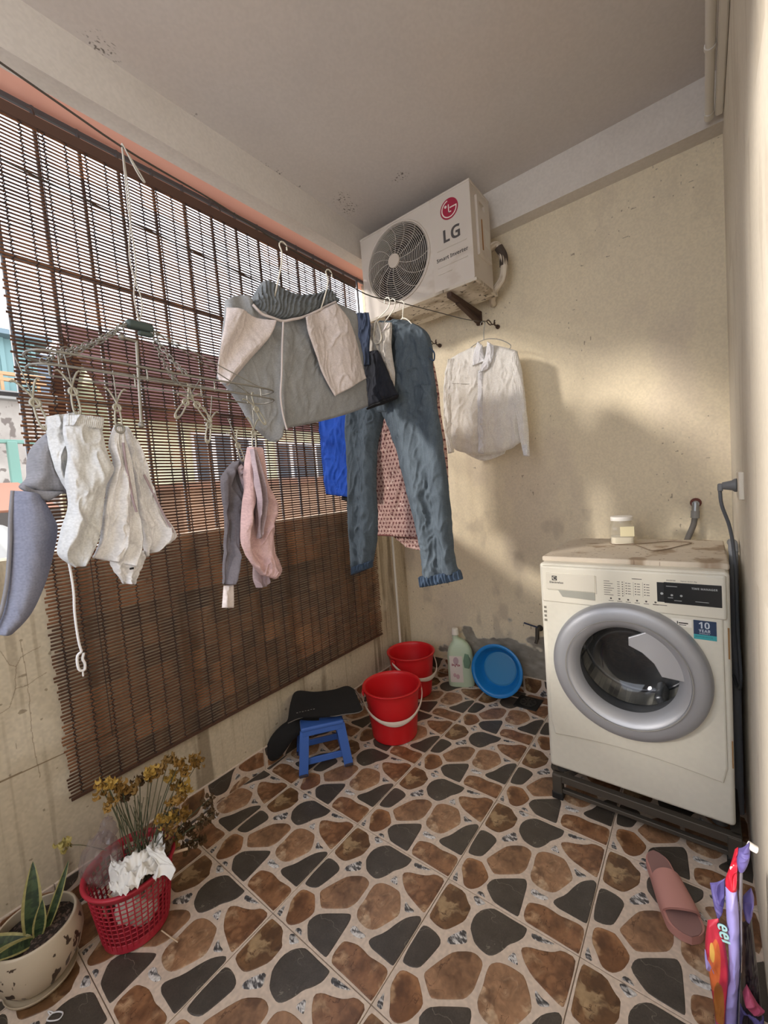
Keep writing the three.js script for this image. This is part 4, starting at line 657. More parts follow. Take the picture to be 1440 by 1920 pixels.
// ---------------------------------------------------------------- peg hanger with small washing, hung from the line
const PX = 0.15;
const pp = (u, v, dx = 0) => at(u, v, 'x', PX + dx);
{
  const g = thing('peg_hanger', 'wire peg hanger on chains hanging in front of the blind', 'peg hanger');
  const eA = pp(60, 664), eB = pp(499, 737), wy = (eA.y + eB.y) / 2, zA = eA.z, zB = eB.z, tilt = (eA.y - eB.y) / 2, zm = (zA + zB) / 2;
  mesh('frame_wire', tube([[PX - 0.03, wy + tilt, zA], [PX, wy + tilt, zA + 0.01], [PX + 0.03, wy + tilt, zA], [PX + 0.032, wy, zm], [PX + 0.03, wy - tilt, zB], [PX, wy - tilt, zB - 0.01], [PX - 0.03, wy - tilt, zB], [PX - 0.032, wy, zm]], 0.0024, 7, 120, true), wireG, g);
  mesh('frame_wire', tube([[PX - 0.03, wy + tilt - 0.024, zA], [PX, wy + tilt - 0.024, zA + 0.01], [PX + 0.03, wy + tilt - 0.024, zA], [PX + 0.032, wy - 0.024, zm], [PX + 0.03, wy - tilt - 0.024, zB], [PX, wy - tilt - 0.024, zB - 0.01], [PX - 0.03, wy - tilt - 0.024, zB], [PX - 0.032, wy - 0.024, zm]], 0.002, 7, 120, true), wireG, g);
  for (const k of [0.06, 0.36, 0.66, 0.92]) for (const s of [-1, 1]) { const z = lerp(zA, zB, k), y = lerp(wy + tilt, wy - tilt, k); mesh('tie_wire', rod([PX + s * 0.031, y + 0.002, z], [PX + s * 0.031, y - 0.026, z], 0.0018, 6), wireG, g); }
  const hub = pp(262, 612);
  mesh('hub', [rbox(0.02, 0.018, 0.055, hub.x, hub.y, hub.z, 0.008, 3), rbox(0.012, 0.01, 0.03, hub.x, hub.y - 0.014, hub.z - 0.01, 0.004)], mat(0x3d4a48, 0.6), g);
  const chain = (a, b) => { const n = Math.round(a.distanceTo(b) / 0.011), L = []; const d = b.clone().sub(a).normalize(); for (let k = 0; k < n; k++) { const t = new THREE.TorusGeometry(0.0052, 0.0012, 5, 12); t.scale(1, 1.5, 1); if (k % 2) t.rotateY(Math.PI / 2); t.applyQuaternion(new THREE.Quaternion().setFromUnitVectors(V(0, 1, 0), d)); const c = a.clone().lerp(b, (k + 0.5) / n); t.translate(c.x, c.y - 0.012 * Math.sin(Math.PI * (k + 0.5) / n), c.z); L.push(t); } return merge(L); };
  for (const s of [-1, 1]) { mesh('chain', chain(hub.clone().add(V(0, 0, 0.025)), V(PX + 0.031 * s, wy + tilt, zA - 0.02)), wireG, g); mesh('chain', chain(hub.clone().add(V(0, 0, -0.02)), V(PX + 0.031 * s, wy, zm - 0.02)), wireG, g); mesh('stay_wire', rod(hub.clone().add(V(0, 0, -0.02)), [PX + 0.031 * s, wy - tilt, zB + 0.03], 0.0014, 5), wireG, g); }
  const top = onLine(pp(231, 277).z);
  for (const [dx, dz] of [[0.004, 0.003], [-0.003, -0.004]]) mesh('string', tube([top.clone().add(V(0, 0.006, 0)), top.clone().add(V(dx, -0.12, dz)), hub.clone().lerp(top, 0.35).add(V(-dx, 0, -dz * 2)), hub.clone().lerp(top, 0.15).add(V(dx * 2, 0, dz * 3)), hub.clone().add(V(0, 0.008, 0))], 0.0016, 5, 40), mat(0xb9b5ae, 0.8), g);
  mesh('string_loop', tube([top.clone().add(V(0.002, 0.006, 0)), top.clone().add(V(0.004, -0.05, -0.03)), top.clone().add(V(0.002, -0.055, -0.04)), top.clone().add(V(-0.002, 0.004, -0.004))], 0.0016, 5, 24), mat(0xb9b5ae, 0.8), g);
  mesh('swivel_rod', [rod(pp(256, 640), pp(265, 795), 0.0032, 8), rod(pp(228, 632), pp(258, 641), 0.003, 8), new THREE.SphereGeometry(0.0065, 12, 8).translate(...pp(228, 632).toArray()), new THREE.SphereGeometry(0.0065, 12, 8).translate(...pp(265, 797).toArray())], wireG, g);
}
// sprung wire pegs: two crossed legs and a coil
function peg(label, p, tilt = 0, size = 1) {
  const g = thing('wire_peg', label, 'clothes peg', 'pegs on the wire peg hanger');
  const k = 0.034 * size, U = (pts) => pts.map(([y, z, x]) => V((x || 0) * size, y * k, z * k));
  mesh('jaw', tube(U([[1.1, 0.55], [1.15, 0.45], [0.2, -0.05], [-0.9, -0.12], [-1.15, 0.02], [-0.9, 0.1]]), 0.0017 * size, 6, 26), pegM, g);
  mesh('jaw', tube(U([[1.1, -0.55], [1.15, -0.45], [0.2, 0.05], [-0.9, 0.16], [-1.12, 0.06], [-0.9, -0.06]]), 0.0017 * size, 6, 26), pegM, g);
  mesh('coil', new THREE.TorusGeometry(0.006 * size, 0.0024 * size, 6, 16).rotateY(Math.PI / 2).translate(0, 0.1 * k, 0), pegM, g);
  mesh('link', tube([V(0, k * 0.2, 0), V(0.002, k * 1.2, 0), V(0, k * 2.1, 0)], 0.0013, 5, 8), wireG, g);
  g.position.copy(p); g.rotation.x = tilt; return g;
}
peg('wire peg gripping the white socks', pp(138, 738), 0.1, 1.1);
peg('wire peg gripping the grey cap', pp(68, 760, -0.02), 0.25, 1.2);
peg('long wire peg gripping the white cotton bra', pp(220, 768), 0.0, 1.1);
peg('open empty wire peg below the chain', pp(347, 757), -0.6, 1.15);
peg('empty wire peg tilted left, beside the grey shorts', pp(372, 762), 0.7, 1.2);
peg('empty wire peg hanging lowest of the empty ones', pp(392, 800, -0.01), -0.2, 1.1);
peg('wire peg gripping the grey strappy bra', pp(447, 838), 0.3, 1.05);
peg('wire peg gripping the pink camisole', pp(476, 815), -0.05, 1.1);
peg('wire peg spread wide at the end of the frame', pp(482, 770, 0.03), 0.6, 1.1);
{ // socks
  const wr = (ph) => (s, t) => 0.010 * Math.sin(9 * s + 5 * t + ph) * (0.3 + s) * Math.sin(3.14 * t) + 0.012 * (fbm(s * 6 + ph, t * 4, 3) - 0.5);
  const a = thing('sock', 'front white sock of the pegged pair, crumpled, with rounded toe', 'sock');
  mesh('knit', drape([[120, 779], [118, 815], [127, 850], [122, 900], [127, 950], [113, 1000], [109, 1040], [140, 1064]], [[193, 784], [192, 812], [203, 856], [214, 880], [200, 912], [193, 955], [185, 1005], [158, 1062]], 'x', PX + 0.012, 0.014, wr(0), 70, 30), F_.sock, a);
  mesh('cuff', drape([[121, 778], [119, 800]], [[194, 783], [191, 808]], 'x', PX + 0.013, 0.0155, (s, t) => 0.0006 * Math.sin(t * 120), 8, 60), F_.sock, a);
  const b = thing('sock', 'white sock half hidden behind the front sock', 'sock');
  mesh('knit', drape([[85, 781], [88, 815], [98, 865], [112, 897], [124, 920]], [[150, 772], [146, 800], [146, 850], [146, 890], [146, 920]], 'x', PX - 0.02, 0.01, wr(3), 40, 24), F_.sock, b);
  const c = thing('cloth_cord', 'white drawstring with a knotted loop dangling below the socks', 'cord');
  mesh('cord', tube([[128, 1050], [133, 1075], [138, 1110], [140, 1150], [148, 1205], [153, 1222]].map((q) => pp(...q)), 0.0022, 6, 40), F_.white, c);
  mesh('loop', tube([[153, 1222], [146, 1228], [145, 1243], [150, 1257], [158, 1256], [159, 1244], [155, 1236], [157, 1224]].map((q) => pp(...q)), 0.0024, 6, 40), F_.white, c); mesh('tail', tube([[155, 1256], [156, 1268]].map((q) => pp(...q)), 0.0016, 5), F_.white, c);
}
{
  const g = thing('cotton_bra', 'white cotton bra pegged up beside the socks', 'bra'), X = PX - 0.015, cr = (s, t) => 0.012 * Math.sin(11 * t + 3 * s) * s + 0.02 * (fbm(s * 5, t * 6, 4) - 0.5);
  mesh('cup', drape([[216, 797], [203, 836], [212, 872], [200, 915], [190, 975], [186, 1015], [174, 1046]], [[231, 797], [240, 845], [247, 880], [255, 925], [262, 975], [264, 1020], [250, 1062]], 'x', X + 0.012, 0.016, cr, 60, 30), F_.white, g);
  mesh('cup', drape([[228, 800], [236, 850], [246, 900], [252, 950], [262, 1000], [268, 1044]], [[234, 800], [264, 848], [284, 912], [309, 966], [334, 1007], [296, 1028]], 'x', X - 0.012, 0.012, (s, t) => cr(s, t + 0.4), 60, 30), F_.white, g);
  mesh('band', drape([[200, 1040], [213, 1072], [233, 1095]], [[272, 1032], [266, 1066], [248, 1094]], 'x', X, 0.01, cr, 30, 24), F_.white, g);
  mesh('strap', tube([[231, 830], [236, 870], [243, 905], [250, 940], [256, 960]].map((q) => at(q[0], q[1], 'x', X + 0.034)), 0.0024, 6, 30), F_.lilac, g);
  mesh('strap', tube([[270, 890], [285, 920], [312, 975], [324, 1000], [310, 1018]].map((q) => at(q[0], q[1], 'x', X + 0.012)), 0.0022, 6, 30), F_.lilac, g);
  const rg = new THREE.TorusGeometry(0.008, 0.002, 8, 20).rotateY(Math.PI / 2); const p = at(225, 804, 'x', X + 0.028); rg.translate(p.x, p.y, p.z); mesh('strap_ring', rg, wireG, g);
  const t = at(247, 1066, 'x', X + 0.022); mesh('care_tag', rbox(0.001, 0.004, 0.008, t.x, t.y, t.z, 0.0003, 1), F_.black, g);
}
{ // grey baseball cap hung by its back
  WR = 0.2;
  const g = thing('baseball_cap', 'grey baseball cap hanging by the peg with its visor down', 'cap'), X = PX - 0.075;
  mesh('crown', drape([[84, 814], [60, 840], [53, 868], [52, 895], [38, 912], [60, 926]], [[118, 804], [124, 830], [126, 860], [126, 890], [125, 915], [122, 926]], 'x', X, 0.05, (s, t) => 0.004 * Math.sin(t * 9), 50, 30), F_.cap, g);
  mesh('crown_seam', tube([[86, 818], [100, 836], [122, 836]].map((q) => at(q[0], q[1], 'x', X + 0.05)), 0.0014, 5), F_.brim, g);
  mesh('visor', drape([[24, 920], [20, 967], [18, 1033], [12, 1100], [0, 1153], [-16, 1188]], [[78, 928], [101, 968], [110, 994], [101, 1050], [87, 1100], [62, 1154], [27, 1193]], 'x', X + 0.03, 0.004, (s, t) => 0.03 * Math.sin(3.14 * t) - 0.02 * s, 50, 30), F_.brim, g);
  mesh('visor_edge', tube([[24, 920], [20, 967], [18, 1033], [12, 1100], [0, 1153], [-12, 1180]].map((q) => at(q[0], q[1], 'x', X + 0.032)), 0.0035, 6, 40), F_.cap, g);
  mesh('sweatband', drape([[36, 914], [60, 930], [90, 940]], [[44, 908], [66, 918], [122, 922]], 'x', X + 0.04, 0.006, (s, t) => 0.003 * Math.sin(s * 9)), F_.cap, g);
}
WR = 1;
{
  const g = thing('strappy_bra', 'grey strappy bra with a pale end tab, pegged by the lower frame', 'bra'), X = PX - 0.012;
  mesh('band', drape([[436, 866], [414, 889], [410, 912], [419, 977], [422, 1041], [420, 1096]], [[456, 862], [460, 905], [452, 953], [446, 997], [448, 1047], [438, 1096]], 'x', X, 0.012, (s, t) => 0.01 * Math.sin(7 * t + 4 * s) + 0.01 * (fbm(s * 6, t * 5, 3) - 0.5), 60, 24), F_.charcoal, g);
  mesh('end_tab', drape([[419, 1098], [416, 1140]], [[438, 1097], [438, 1140]], 'x', X, 0.004, (s, t) => 0, 10, 10), F_.pocket, g);
  mesh('strap', drape([[444, 876], [452, 905], [462, 930]], [[452, 870], [462, 900], [470, 926]], 'x', X + 0.02, 0.003), F_.lilac, g);
  mesh('hanging_end', drape([[474, 1062], [474, 1085], [480, 1102]], [[499, 1070], [502, 1091], [494, 1099]], 'x', X - 0.01, 0.005, (s, t) => 0.006 * Math.sin(8 * t)), F_.lilac, g);
  const h = thing('camisole', 'dusty pink camisole bunched on its peg', 'top');
  const f = (s, t) => 0.018 * Math.sin(10 * t + 2 * s) * Math.sin(3.14 * s) + 0.016 * (fbm(s * 4, t * 7, 4) - 0.5);
  mesh('body', drape([[465, 838], [455, 889], [453, 924], [445, 982], [449, 1026], [466, 1055], [489, 1078]], [[489, 838], [498, 895], [513, 935], [526, 956], [519, 985], [522, 1035], [532, 1068], [516, 1086]], 'x', X + 0.035, 0.014, f, 70, 36), F_.pink, h);
  mesh('fold', drape([[470, 842], [472, 900], [478, 960], [482, 1010]], [[480, 842], [492, 900], [500, 960], [490, 1010]], 'x', X + 0.058, 0.005, f, 40, 16), F_.lilac, h);
}
// ---------------------------------------------------------------- things standing on the floor
const plasticTex = (a, b) => tex(128, 128, (u, v) => mixc(a, b, fbm(u * 6, v * 6, 4, 6)));
function bucket(label, x, z, turn, k = 1, bailDown = true) {
  const g = thing('bucket', label, 'bucket', 'red plastic buckets'), red = mat(0xcf1c22, 0.4), redIn = red, H_ = 0.262 * k, R0 = 0.112 * k, R1 = 0.142 * k;
  mesh('body', lathe([[0, 0.006], [R0 - 0.006, 0.006], [R0, 0.0], [R0 + 0.003, 0.006], [R1 - 0.004, H_ - 0.03], [R1, H_ - 0.028], [R1, H_ - 0.012], [R1 + 0.008, H_ - 0.008], [R1 + 0.009, H_ - 0.002], [R1 + 0.006, H_], [R1 - 0.003, H_ - 0.002], [R1 - 0.006, H_ - 0.012], [R1 - 0.01, H_ - 0.03], [R0 - 0.001, 0.012], [0, 0.012]], 64), red, g);
  const pts = []; for (let i = 0; i <= 20; i++) { const a = i / 20 * Math.PI, w = R1 + 0.012; const drop = bailDown ? 0.92 : 0.1; pts.push(V(w * Math.cos(a), H_ - 0.035 - 0.105 * Math.sin(a) * drop, (w + 0.004) * Math.sin(a) * 0.99)); }
  const bail = grid(40, 8, (s, t) => { const c = crom(pts.map((p) => p.toArray()), s), q = V(...c), a = t * 6.283, wide = 0.009 + 0.005 * smooth(0.3, 0.5, s) * smooth(0.7, 0.5, s); const out = V(q.x, 0, q.z).normalize(); return q.addScaledVector(out, 0.003 * Math.cos(a)).add(V(0, wide * Math.sin(a), 0)); });
  mesh('bail', bail, mat(0xd9cbbd, 0.5), g);
  for (const s of [-1, 1]) mesh('bail_lug', rbox(0.012, 0.03, 0.028, s * (R1 + 0.007), H_ - 0.03, 0, 0.004), red, g);
  g.position.set(x, 0.0015, z); g.rotation.y = turn; return g;
}
bucket('nearer red plastic bucket with its cream handle hanging in front', -0.226, -0.955, 0.75, 1.02);
bucket('red plastic bucket in the corner behind the other bucket', -0.385, -1.37, 1.35, 1.0);
{ // white pole leaning in the corner
  const g = thing('broom_handle', 'thin white pole leaning in the corner behind the buckets', 'pole'); mesh('pole', rod([-0.53, 0.012, -1.46], [-0.585, 1.42, -1.535], 0.008, 12), mat(0xd6d0c4, 0.5), g); mesh('grip', rod([-0.5835, 1.38, -1.533], [-0.588, 1.48, -1.539], 0.0095, 12), mat(0xb8b2a6, 0.6), g); mesh('tip', rod([-0.5298, 0.002, -1.4597], [-0.5305, 0.03, -1.461], 0.0105, 12), mat(0x8b2b2b, 0.6), g);
}
{ // detergent bottle
  const g = thing('detergent_bottle', 'pale green detergent bottle with a white cap against the back wall', 'bottle'), gr = phys(0xc9dcc0, 0.4, { transmission: 0.12, thickness: 0 });
  const prof = [[0.0, 0.076, 0.046], [0.04, 0.082, 0.05], [0.5, 0.08, 0.048], [0.66, 0.076, 0.045], [0.78, 0.06, 0.038], [0.88, 0.034, 0.028], [0.93, 0.02, 0.02], [1.0, 0.019, 0.019]];
  const bodyG = new Brush(merge([grid(48, 40, (s, t) => { const q = crom(prof, t), a = s * 6.283, c = Math.cos(a), n = Math.sin(a), k = lerp(3.2, 2, smooth(0.75, 0.95, t)), m = Math.pow(Math.pow(Math.abs(c), k) + Math.pow(Math.abs(n), k), -1 / k); return V(q[1] * c * m - 0.022 * smooth(0.6, 0.9, t), q[0] * 0.325, q[2] * n * m); }), moved(new THREE.CylinderGeometry(0.072, 0.072, 0.002, 24).scale(1, 1, 0.6), 0, 0.001, 0), moved(new THREE.CylinderGeometry(0.018, 0.018, 0.002, 24), -0.022, 0.325, 0)]));
  bodyG.geometry.computeVertexNormals(); mesh('bottle_body', bodyG.geometry, gr, g);
  mesh('grip_recess', extrude([[0.028, 0.13], [0.05, 0.125], [0.062, 0.16], [0.05, 0.205], [0.034, 0.21], [0.024, 0.17]], 0.104, 0.004).translate(0, 0, -0.052), mat(0x6f8f78, 0.6), g);
  mesh('cap', lathe([[0, 0.362], [0.019, 0.362], [0.021, 0.358], [0.0225, 0.326], [0.024, 0.322], [0.019, 0.322]], 32).translate(-0.022, 0, 0), mat(0xe9e6da, 0.5), g);
  const lt = canvasTex(256, 384, (c) => { c.fillStyle = '#dcd3cb'; c.fillRect(0, 0, 256, 384); c.fillStyle = '#b9a0a6'; c.beginPath(); c.arc(128, 70, 54, 0, 7); c.fill(); c.fillStyle = '#8d3b4c'; for (let i = 0; i < 6; i++) c.fillRect(44 + i * 28, 112 + (i % 3) * 6, 18, 34 - (i % 2) * 10); c.fillStyle = '#c7a4a8'; c.beginPath(); c.arc(90, 280, 30, 0, 7); c.arc(150, 300, 36, 0, 7); c.fill(); });
  const lab = grid(16, 6, (s, t) => V(lerp(-0.066, 0.014, s), lerp(0.03, 0.2, t), 0.0505 - 0.004 * Math.pow(Math.abs(lerp(-0.066, 0.014, s)) / 0.07, 3))); mesh('label', lab, mat(0xffffff, 0.5, { map: lt }), g);
  g.position.set(-0.165, 0.0015, -1.6); g.rotation.y = 0.45;
}
{ // basin propped on the wall
  const g = thing('wash_basin', 'blue plastic wash basin propped against the back wall', 'basin'), bl = mat(0x1878c0, 0.32), bl2 = mat(0x3d86b4, 0.36);
  mesh('bowl', lathe([[0.088, 0.002], [0.1, 0.006], [0.118, 0.03], [0.132, 0.082], [0.136, 0.088], [0.148, 0.09], [0.151, 0.086], [0.15, 0.093], [0.136, 0.094], [0.128, 0.086], [0.114, 0.034], [0.098, 0.011], [0.088, 0.008]], 72), bl, g);
  mesh('bowl_floor', lathe([[0, 0.012], [0.03, 0.0118], [0.088, 0.0095], [0.098, 0.0115], [0.096, 0.004], [0.088, 0.001], [0, 0.001]], 56), bl2, g);
  g.position.set(0.098, 0.152, -1.612); g.rotation.order = 'YXZ'; g.rotation.set(Math.PI / 2 - 0.25, 0.12, 0);
}
{ // low stool
  const g = thing('plastic_stool', 'low blue plastic stool under the black cap', 'stool'), bl = mat(0x3f67b4, 0.5), w = 0.118, d = 0.1, h = 0.222;
  const top = [0.085, 0.075];
  mesh('seat', [rbox(top[0] * 2 + 0.03, 0.02, top[1] * 2 + 0.03, 0, h - 0.01, 0, 0.008, 3), rbox(top[0] * 2 + 0.02, 0.03, top[1] * 2 + 0.02, 0, h - 0.03, 0, 0.004)], bl, g);
  for (const sx of [-1, 1]) for (const sz of [-1, 1]) { const A = V(sx * (w - 0.012), 0, sz * (d - 0.008)), B = V(sx * (top[0] - 0.002), h - 0.02, sz * (top[1])); const leg = []; leg.push(bar(A, B, 0.042, 0.014, V(0, 0, 1)), bar(A.clone().add(V(sx * 0.006, 0, -sz * 0.01)), B.clone().add(V(sx * 0.006, 0, -sz * 0.01)), 0.014, 0.03, V(0, 0, 1))); const L = mesh('leg', leg, bl, g); mesh('foot', rbox(0.04, 0.012, 0.034, A.x, 0.006, A.z - sz * 0.006, 0.003), mat(0x37313c, 0.7), L); }
  for (const sz of [-1, 1]) mesh('stretcher', rbox(w * 2 - 0.05, 0.03, 0.01, 0, 0.052, sz * (d - 0.028), 0.003), bl, g);
  for (const sx of [-1, 1]) mesh('stretcher', rbox(0.01, 0.026, d * 2 - 0.05, sx * (w - 0.036), 0.06, 0, 0.003), bl, g);
  g.position.set(-0.4, 0.0015, -0.605); g.rotation.y = 0.93;
}
{ // black cap lying on the stool: flat visor towards the wall, soft crown drooping off the front
  const g = thing('baseball_cap', 'black cap lying on the blue stool with its soft crown drooping', 'cap'), bk = fabric(weave([26, 25, 25], [17, 16, 16])), edge = mat(0x6d6863, 0.8);
  const Y = 0.232, q = (u, v, y) => at(u, v, 'y', y), surf = (A, B, y, th, nu = 40, nv = 24) => { const P = (s, t, k) => { const a = crom(A, s), b = crom(B, s); const u = lerp(a[0], b[0], t), v = lerp(a[1], b[1], t); return q(u, v, y(s, t)).add(V(0, k * th, 0)); }; return merge([grid(nu, nv, (s, t) => P(s, t, 1)), grid(nu, nv, (s, t) => P(1 - s, t, -1))]); };
  const A = [[540, 1350], [545, 1318], [556, 1297], [590, 1298], [625, 1294], [650, 1287], [664, 1293]], B = [[536, 1356], [562, 1347], [590, 1345], [625, 1343], [650, 1339], [672, 1336], [680, 1331]];
  mesh('visor', surf(A, B, (s, t) => Y + 0.03 + 0.02 * Math.sin(3.14 * s) * (1 - t), 0.003), bk, g);
  mesh('visor_piping', tube([[545, 1318], [556, 1297], [590, 1298], [625, 1294], [650, 1287], [664, 1293], [678, 1318], [680, 1331], [672, 1336], [650, 1339], [625, 1343], [590, 1345], [562, 1347], [540, 1356]].map((p, i) => q(p[0], p[1], Y + 0.034 + 0.012 * Math.sin(i))), 0.0022, 6, 70), edge, g);
  const lt = merge(Array.from({ length: 7 }, (_, i) => box(i * 0.013, i * 0.013 + 0.007, 0, 0.0006, -0.008, -0.002 - (i % 2) * 0.003))); lt.rotateY(0.95); const lp = q(556, 1338, Y + 0.048); lt.translate(lp.x, lp.y, lp.z); mesh('lettering', lt, mat(0x77726c, 0.7), g);
  // crown: a soft tube-like fold hanging over the stool's left edge down to the floor
  const spine = [[600, 1352, 0.215, 0.016], [575, 1358, 0.2, 0.03], [545, 1370, 0.165, 0.042], [525, 1390, 0.115, 0.046], [514, 1408, 0.066, 0.04], [512, 1418, 0.036, 0.03], [512, 1422, 0.02, 0.012]];
  const cen = spine.map(([u, v, y, r]) => { const p = q(u, v, y); return [p.x, p.y, p.z, r]; });
  const dr = V(-0.6, 0, -0.8);
  mesh('crown', grid(28, 40, (s, t) => { const c = crom(cen, t), n = crom(cen, Math.min(1, t + 0.02)), p = crom(cen, Math.max(0, t - 0.02)), dirv = V(n[0] - p[0], n[1] - p[1], n[2] - p[2]).normalize(), e1 = new THREE.Vector3().crossVectors(dirv, V(0.6, 0.3, 0.74)).normalize(), e2 = new THREE.Vector3().crossVectors(dirv, e1); const a = s * 6.283, rr_ = Math.max(0.001, c[3]) * (1 + 0.1 * Math.sin(a * 3 + t * 6)); return V(c[0], c[1], c[2]).addScaledVector(e1, rr_ * Math.cos(a)).addScaledVector(e2, rr_ * 0.75 * Math.sin(a)); }), bk, g);
}
{ // plant pot
  const g = thing('plant_pot', 'round cream ceramic plant pot with flaking glaze', 'pot'), cx = -0.405, cz = 0.482;
  const glaze = tex(512, 256, (u, v) => { let c = mixc([198, 186, 164], [184, 170, 148], fbm(u * 8, v * 4, 4, 8)); const k = fbm(u * 40, v * 14 + 3, 3, 40); if (k > 0.66 && v < 0.5 && v > 0.12) c = [66, 54, 44]; return c; });
  mesh('bowl', lathe([[0.0, 0.012], [0.052, 0.012], [0.07, 0.022], [0.094, 0.058], [0.105, 0.098], [0.104, 0.13], [0.096, 0.158], [0.092, 0.163], [0.087, 0.16], [0.094, 0.13], [0.094, 0.1], [0, 0.1]], 64), mat(0xffffff, 0.4, { map: glaze }), g);
  mesh('saucer', lathe([[0, 0.002], [0.066, 0.002], [0.08, 0.008], [0.083, 0.016], [0.08, 0.017], [0.076, 0.011], [0, 0.01]], 48), mat(0xb9aa92, 0.5), g);
  const soilTex = tex(256, 256, (u, v) => { const n = noise(u * 50, v * 50, 50); return n > 0.8 ? [92, 76, 66] : mixc([34, 27, 22], [58, 45, 36], n); });
  mesh('soil', moved(lathe([[0.093, 0.0], [0.06, 0.006], [0.02, 0.01], [0, 0.011]], 40), 0, 0.128, 0), mat(0xffffff, 0.95, { map: soilTex }), g);
  const bits = []; for (let k = 0; k < 140; k++) { const a = rr(0, 6.283), r = 0.088 * Math.sqrt(rnd()), s = rr(0.0025, 0.006); const p = new THREE.DodecahedronGeometry(s, 0); p.scale(1, 0.7, 1.2); p.rotateY(a * 3); p.translate(r * Math.cos(a), 0.138 - r * 0.08, r * Math.sin(a)); bits.push(p); }
  const b = mesh('gravel', merge(bits), mat(0x57463c, 0.9), g); b.userData.kind = 'stuff';
  g.position.set(cx, 0.0015, cz); g.rotation.y = 2.2;
  // snake plant
  const pl = thing('snake_plant', 'snake plant with yellow-edged leaves growing in the cream pot', 'plant');
  const leafTex = tex(64, 256, (u, v) => { const e = Math.abs(u - 0.5) * 2; let c = mixc([38, 54, 36], [62, 80, 50], smooth(0.35, 0.65, fbm(u * 3, v * 22, 3))); if (e > 0.7) c = mixc([140, 134, 84], [166, 158, 104], noise(u * 10, v * 30)); return c; });
  const lm = mat(0xffffff, 0.5, { map: leafTex, side: THREE.DoubleSide });
  const leaf = (base, tip, w, bend, face) => { const ax = tip.clone().sub(base), side = new THREE.Vector3().crossVectors(ax, face).normalize(), nrm = new THREE.Vector3().crossVectors(side, ax).normalize(); mesh('leaf', grid(10, 24, (s, t) => { const ww = w * Math.pow(Math.sin(Math.PI * Math.min(1, 0.16 + 0.84 * t)), 0.75) * (1 - 0.15 * t); const k = s - 0.5; return base.clone().addScaledVector(ax, t).addScaledVector(side, k * 2 * ww).addScaledVector(nrm, bend * Math.sin(3.14 * t) + Math.abs(k) * ww * 0.6 + 0.02 * ww * Math.sin(t * 9)); }), lm, pl); };
  const c = V(cx, 0.135, cz), f = V(0.9, 0.3, 0.2);
  const tipAt = (u, v, dx) => at(u, v, 'x', cx + dx);
  leaf(c.clone().add(V(0.0, 0, 0.01)), V(cx - 0.05, 0.305, cz - 0.02), 0.024, 0.008, f); leaf(c.clone().add(V(0.01, 0, -0.02)), V(cx + 0.0, 0.28, cz - 0.09), 0.012, 0.01, f); leaf(c.clone().add(V(0.01, 0, 0.02)), V(cx - 0.03, 0.215, cz + 0.13), 0.022, -0.012, V(0.6, 0.8, 0)); leaf(c.clone().add(V(0.02, 0, 0.015)), V(cx + 0.02, 0.17, cz + 0.14), 0.024, -0.014, V(0.7, 0.7, 0)); leaf(c.clone().add(V(0.018, 0, 0.0)), V(cx + 0.012, 0.225, cz - 0.02), 0.016, 0.006, f); leaf(c.clone().add(V(0.02, 0, 0.01)), V(cx + 0.05, 0.185, cz + 0.1), 0.016, 0.004, V(0.7, 0.7, 0));
}
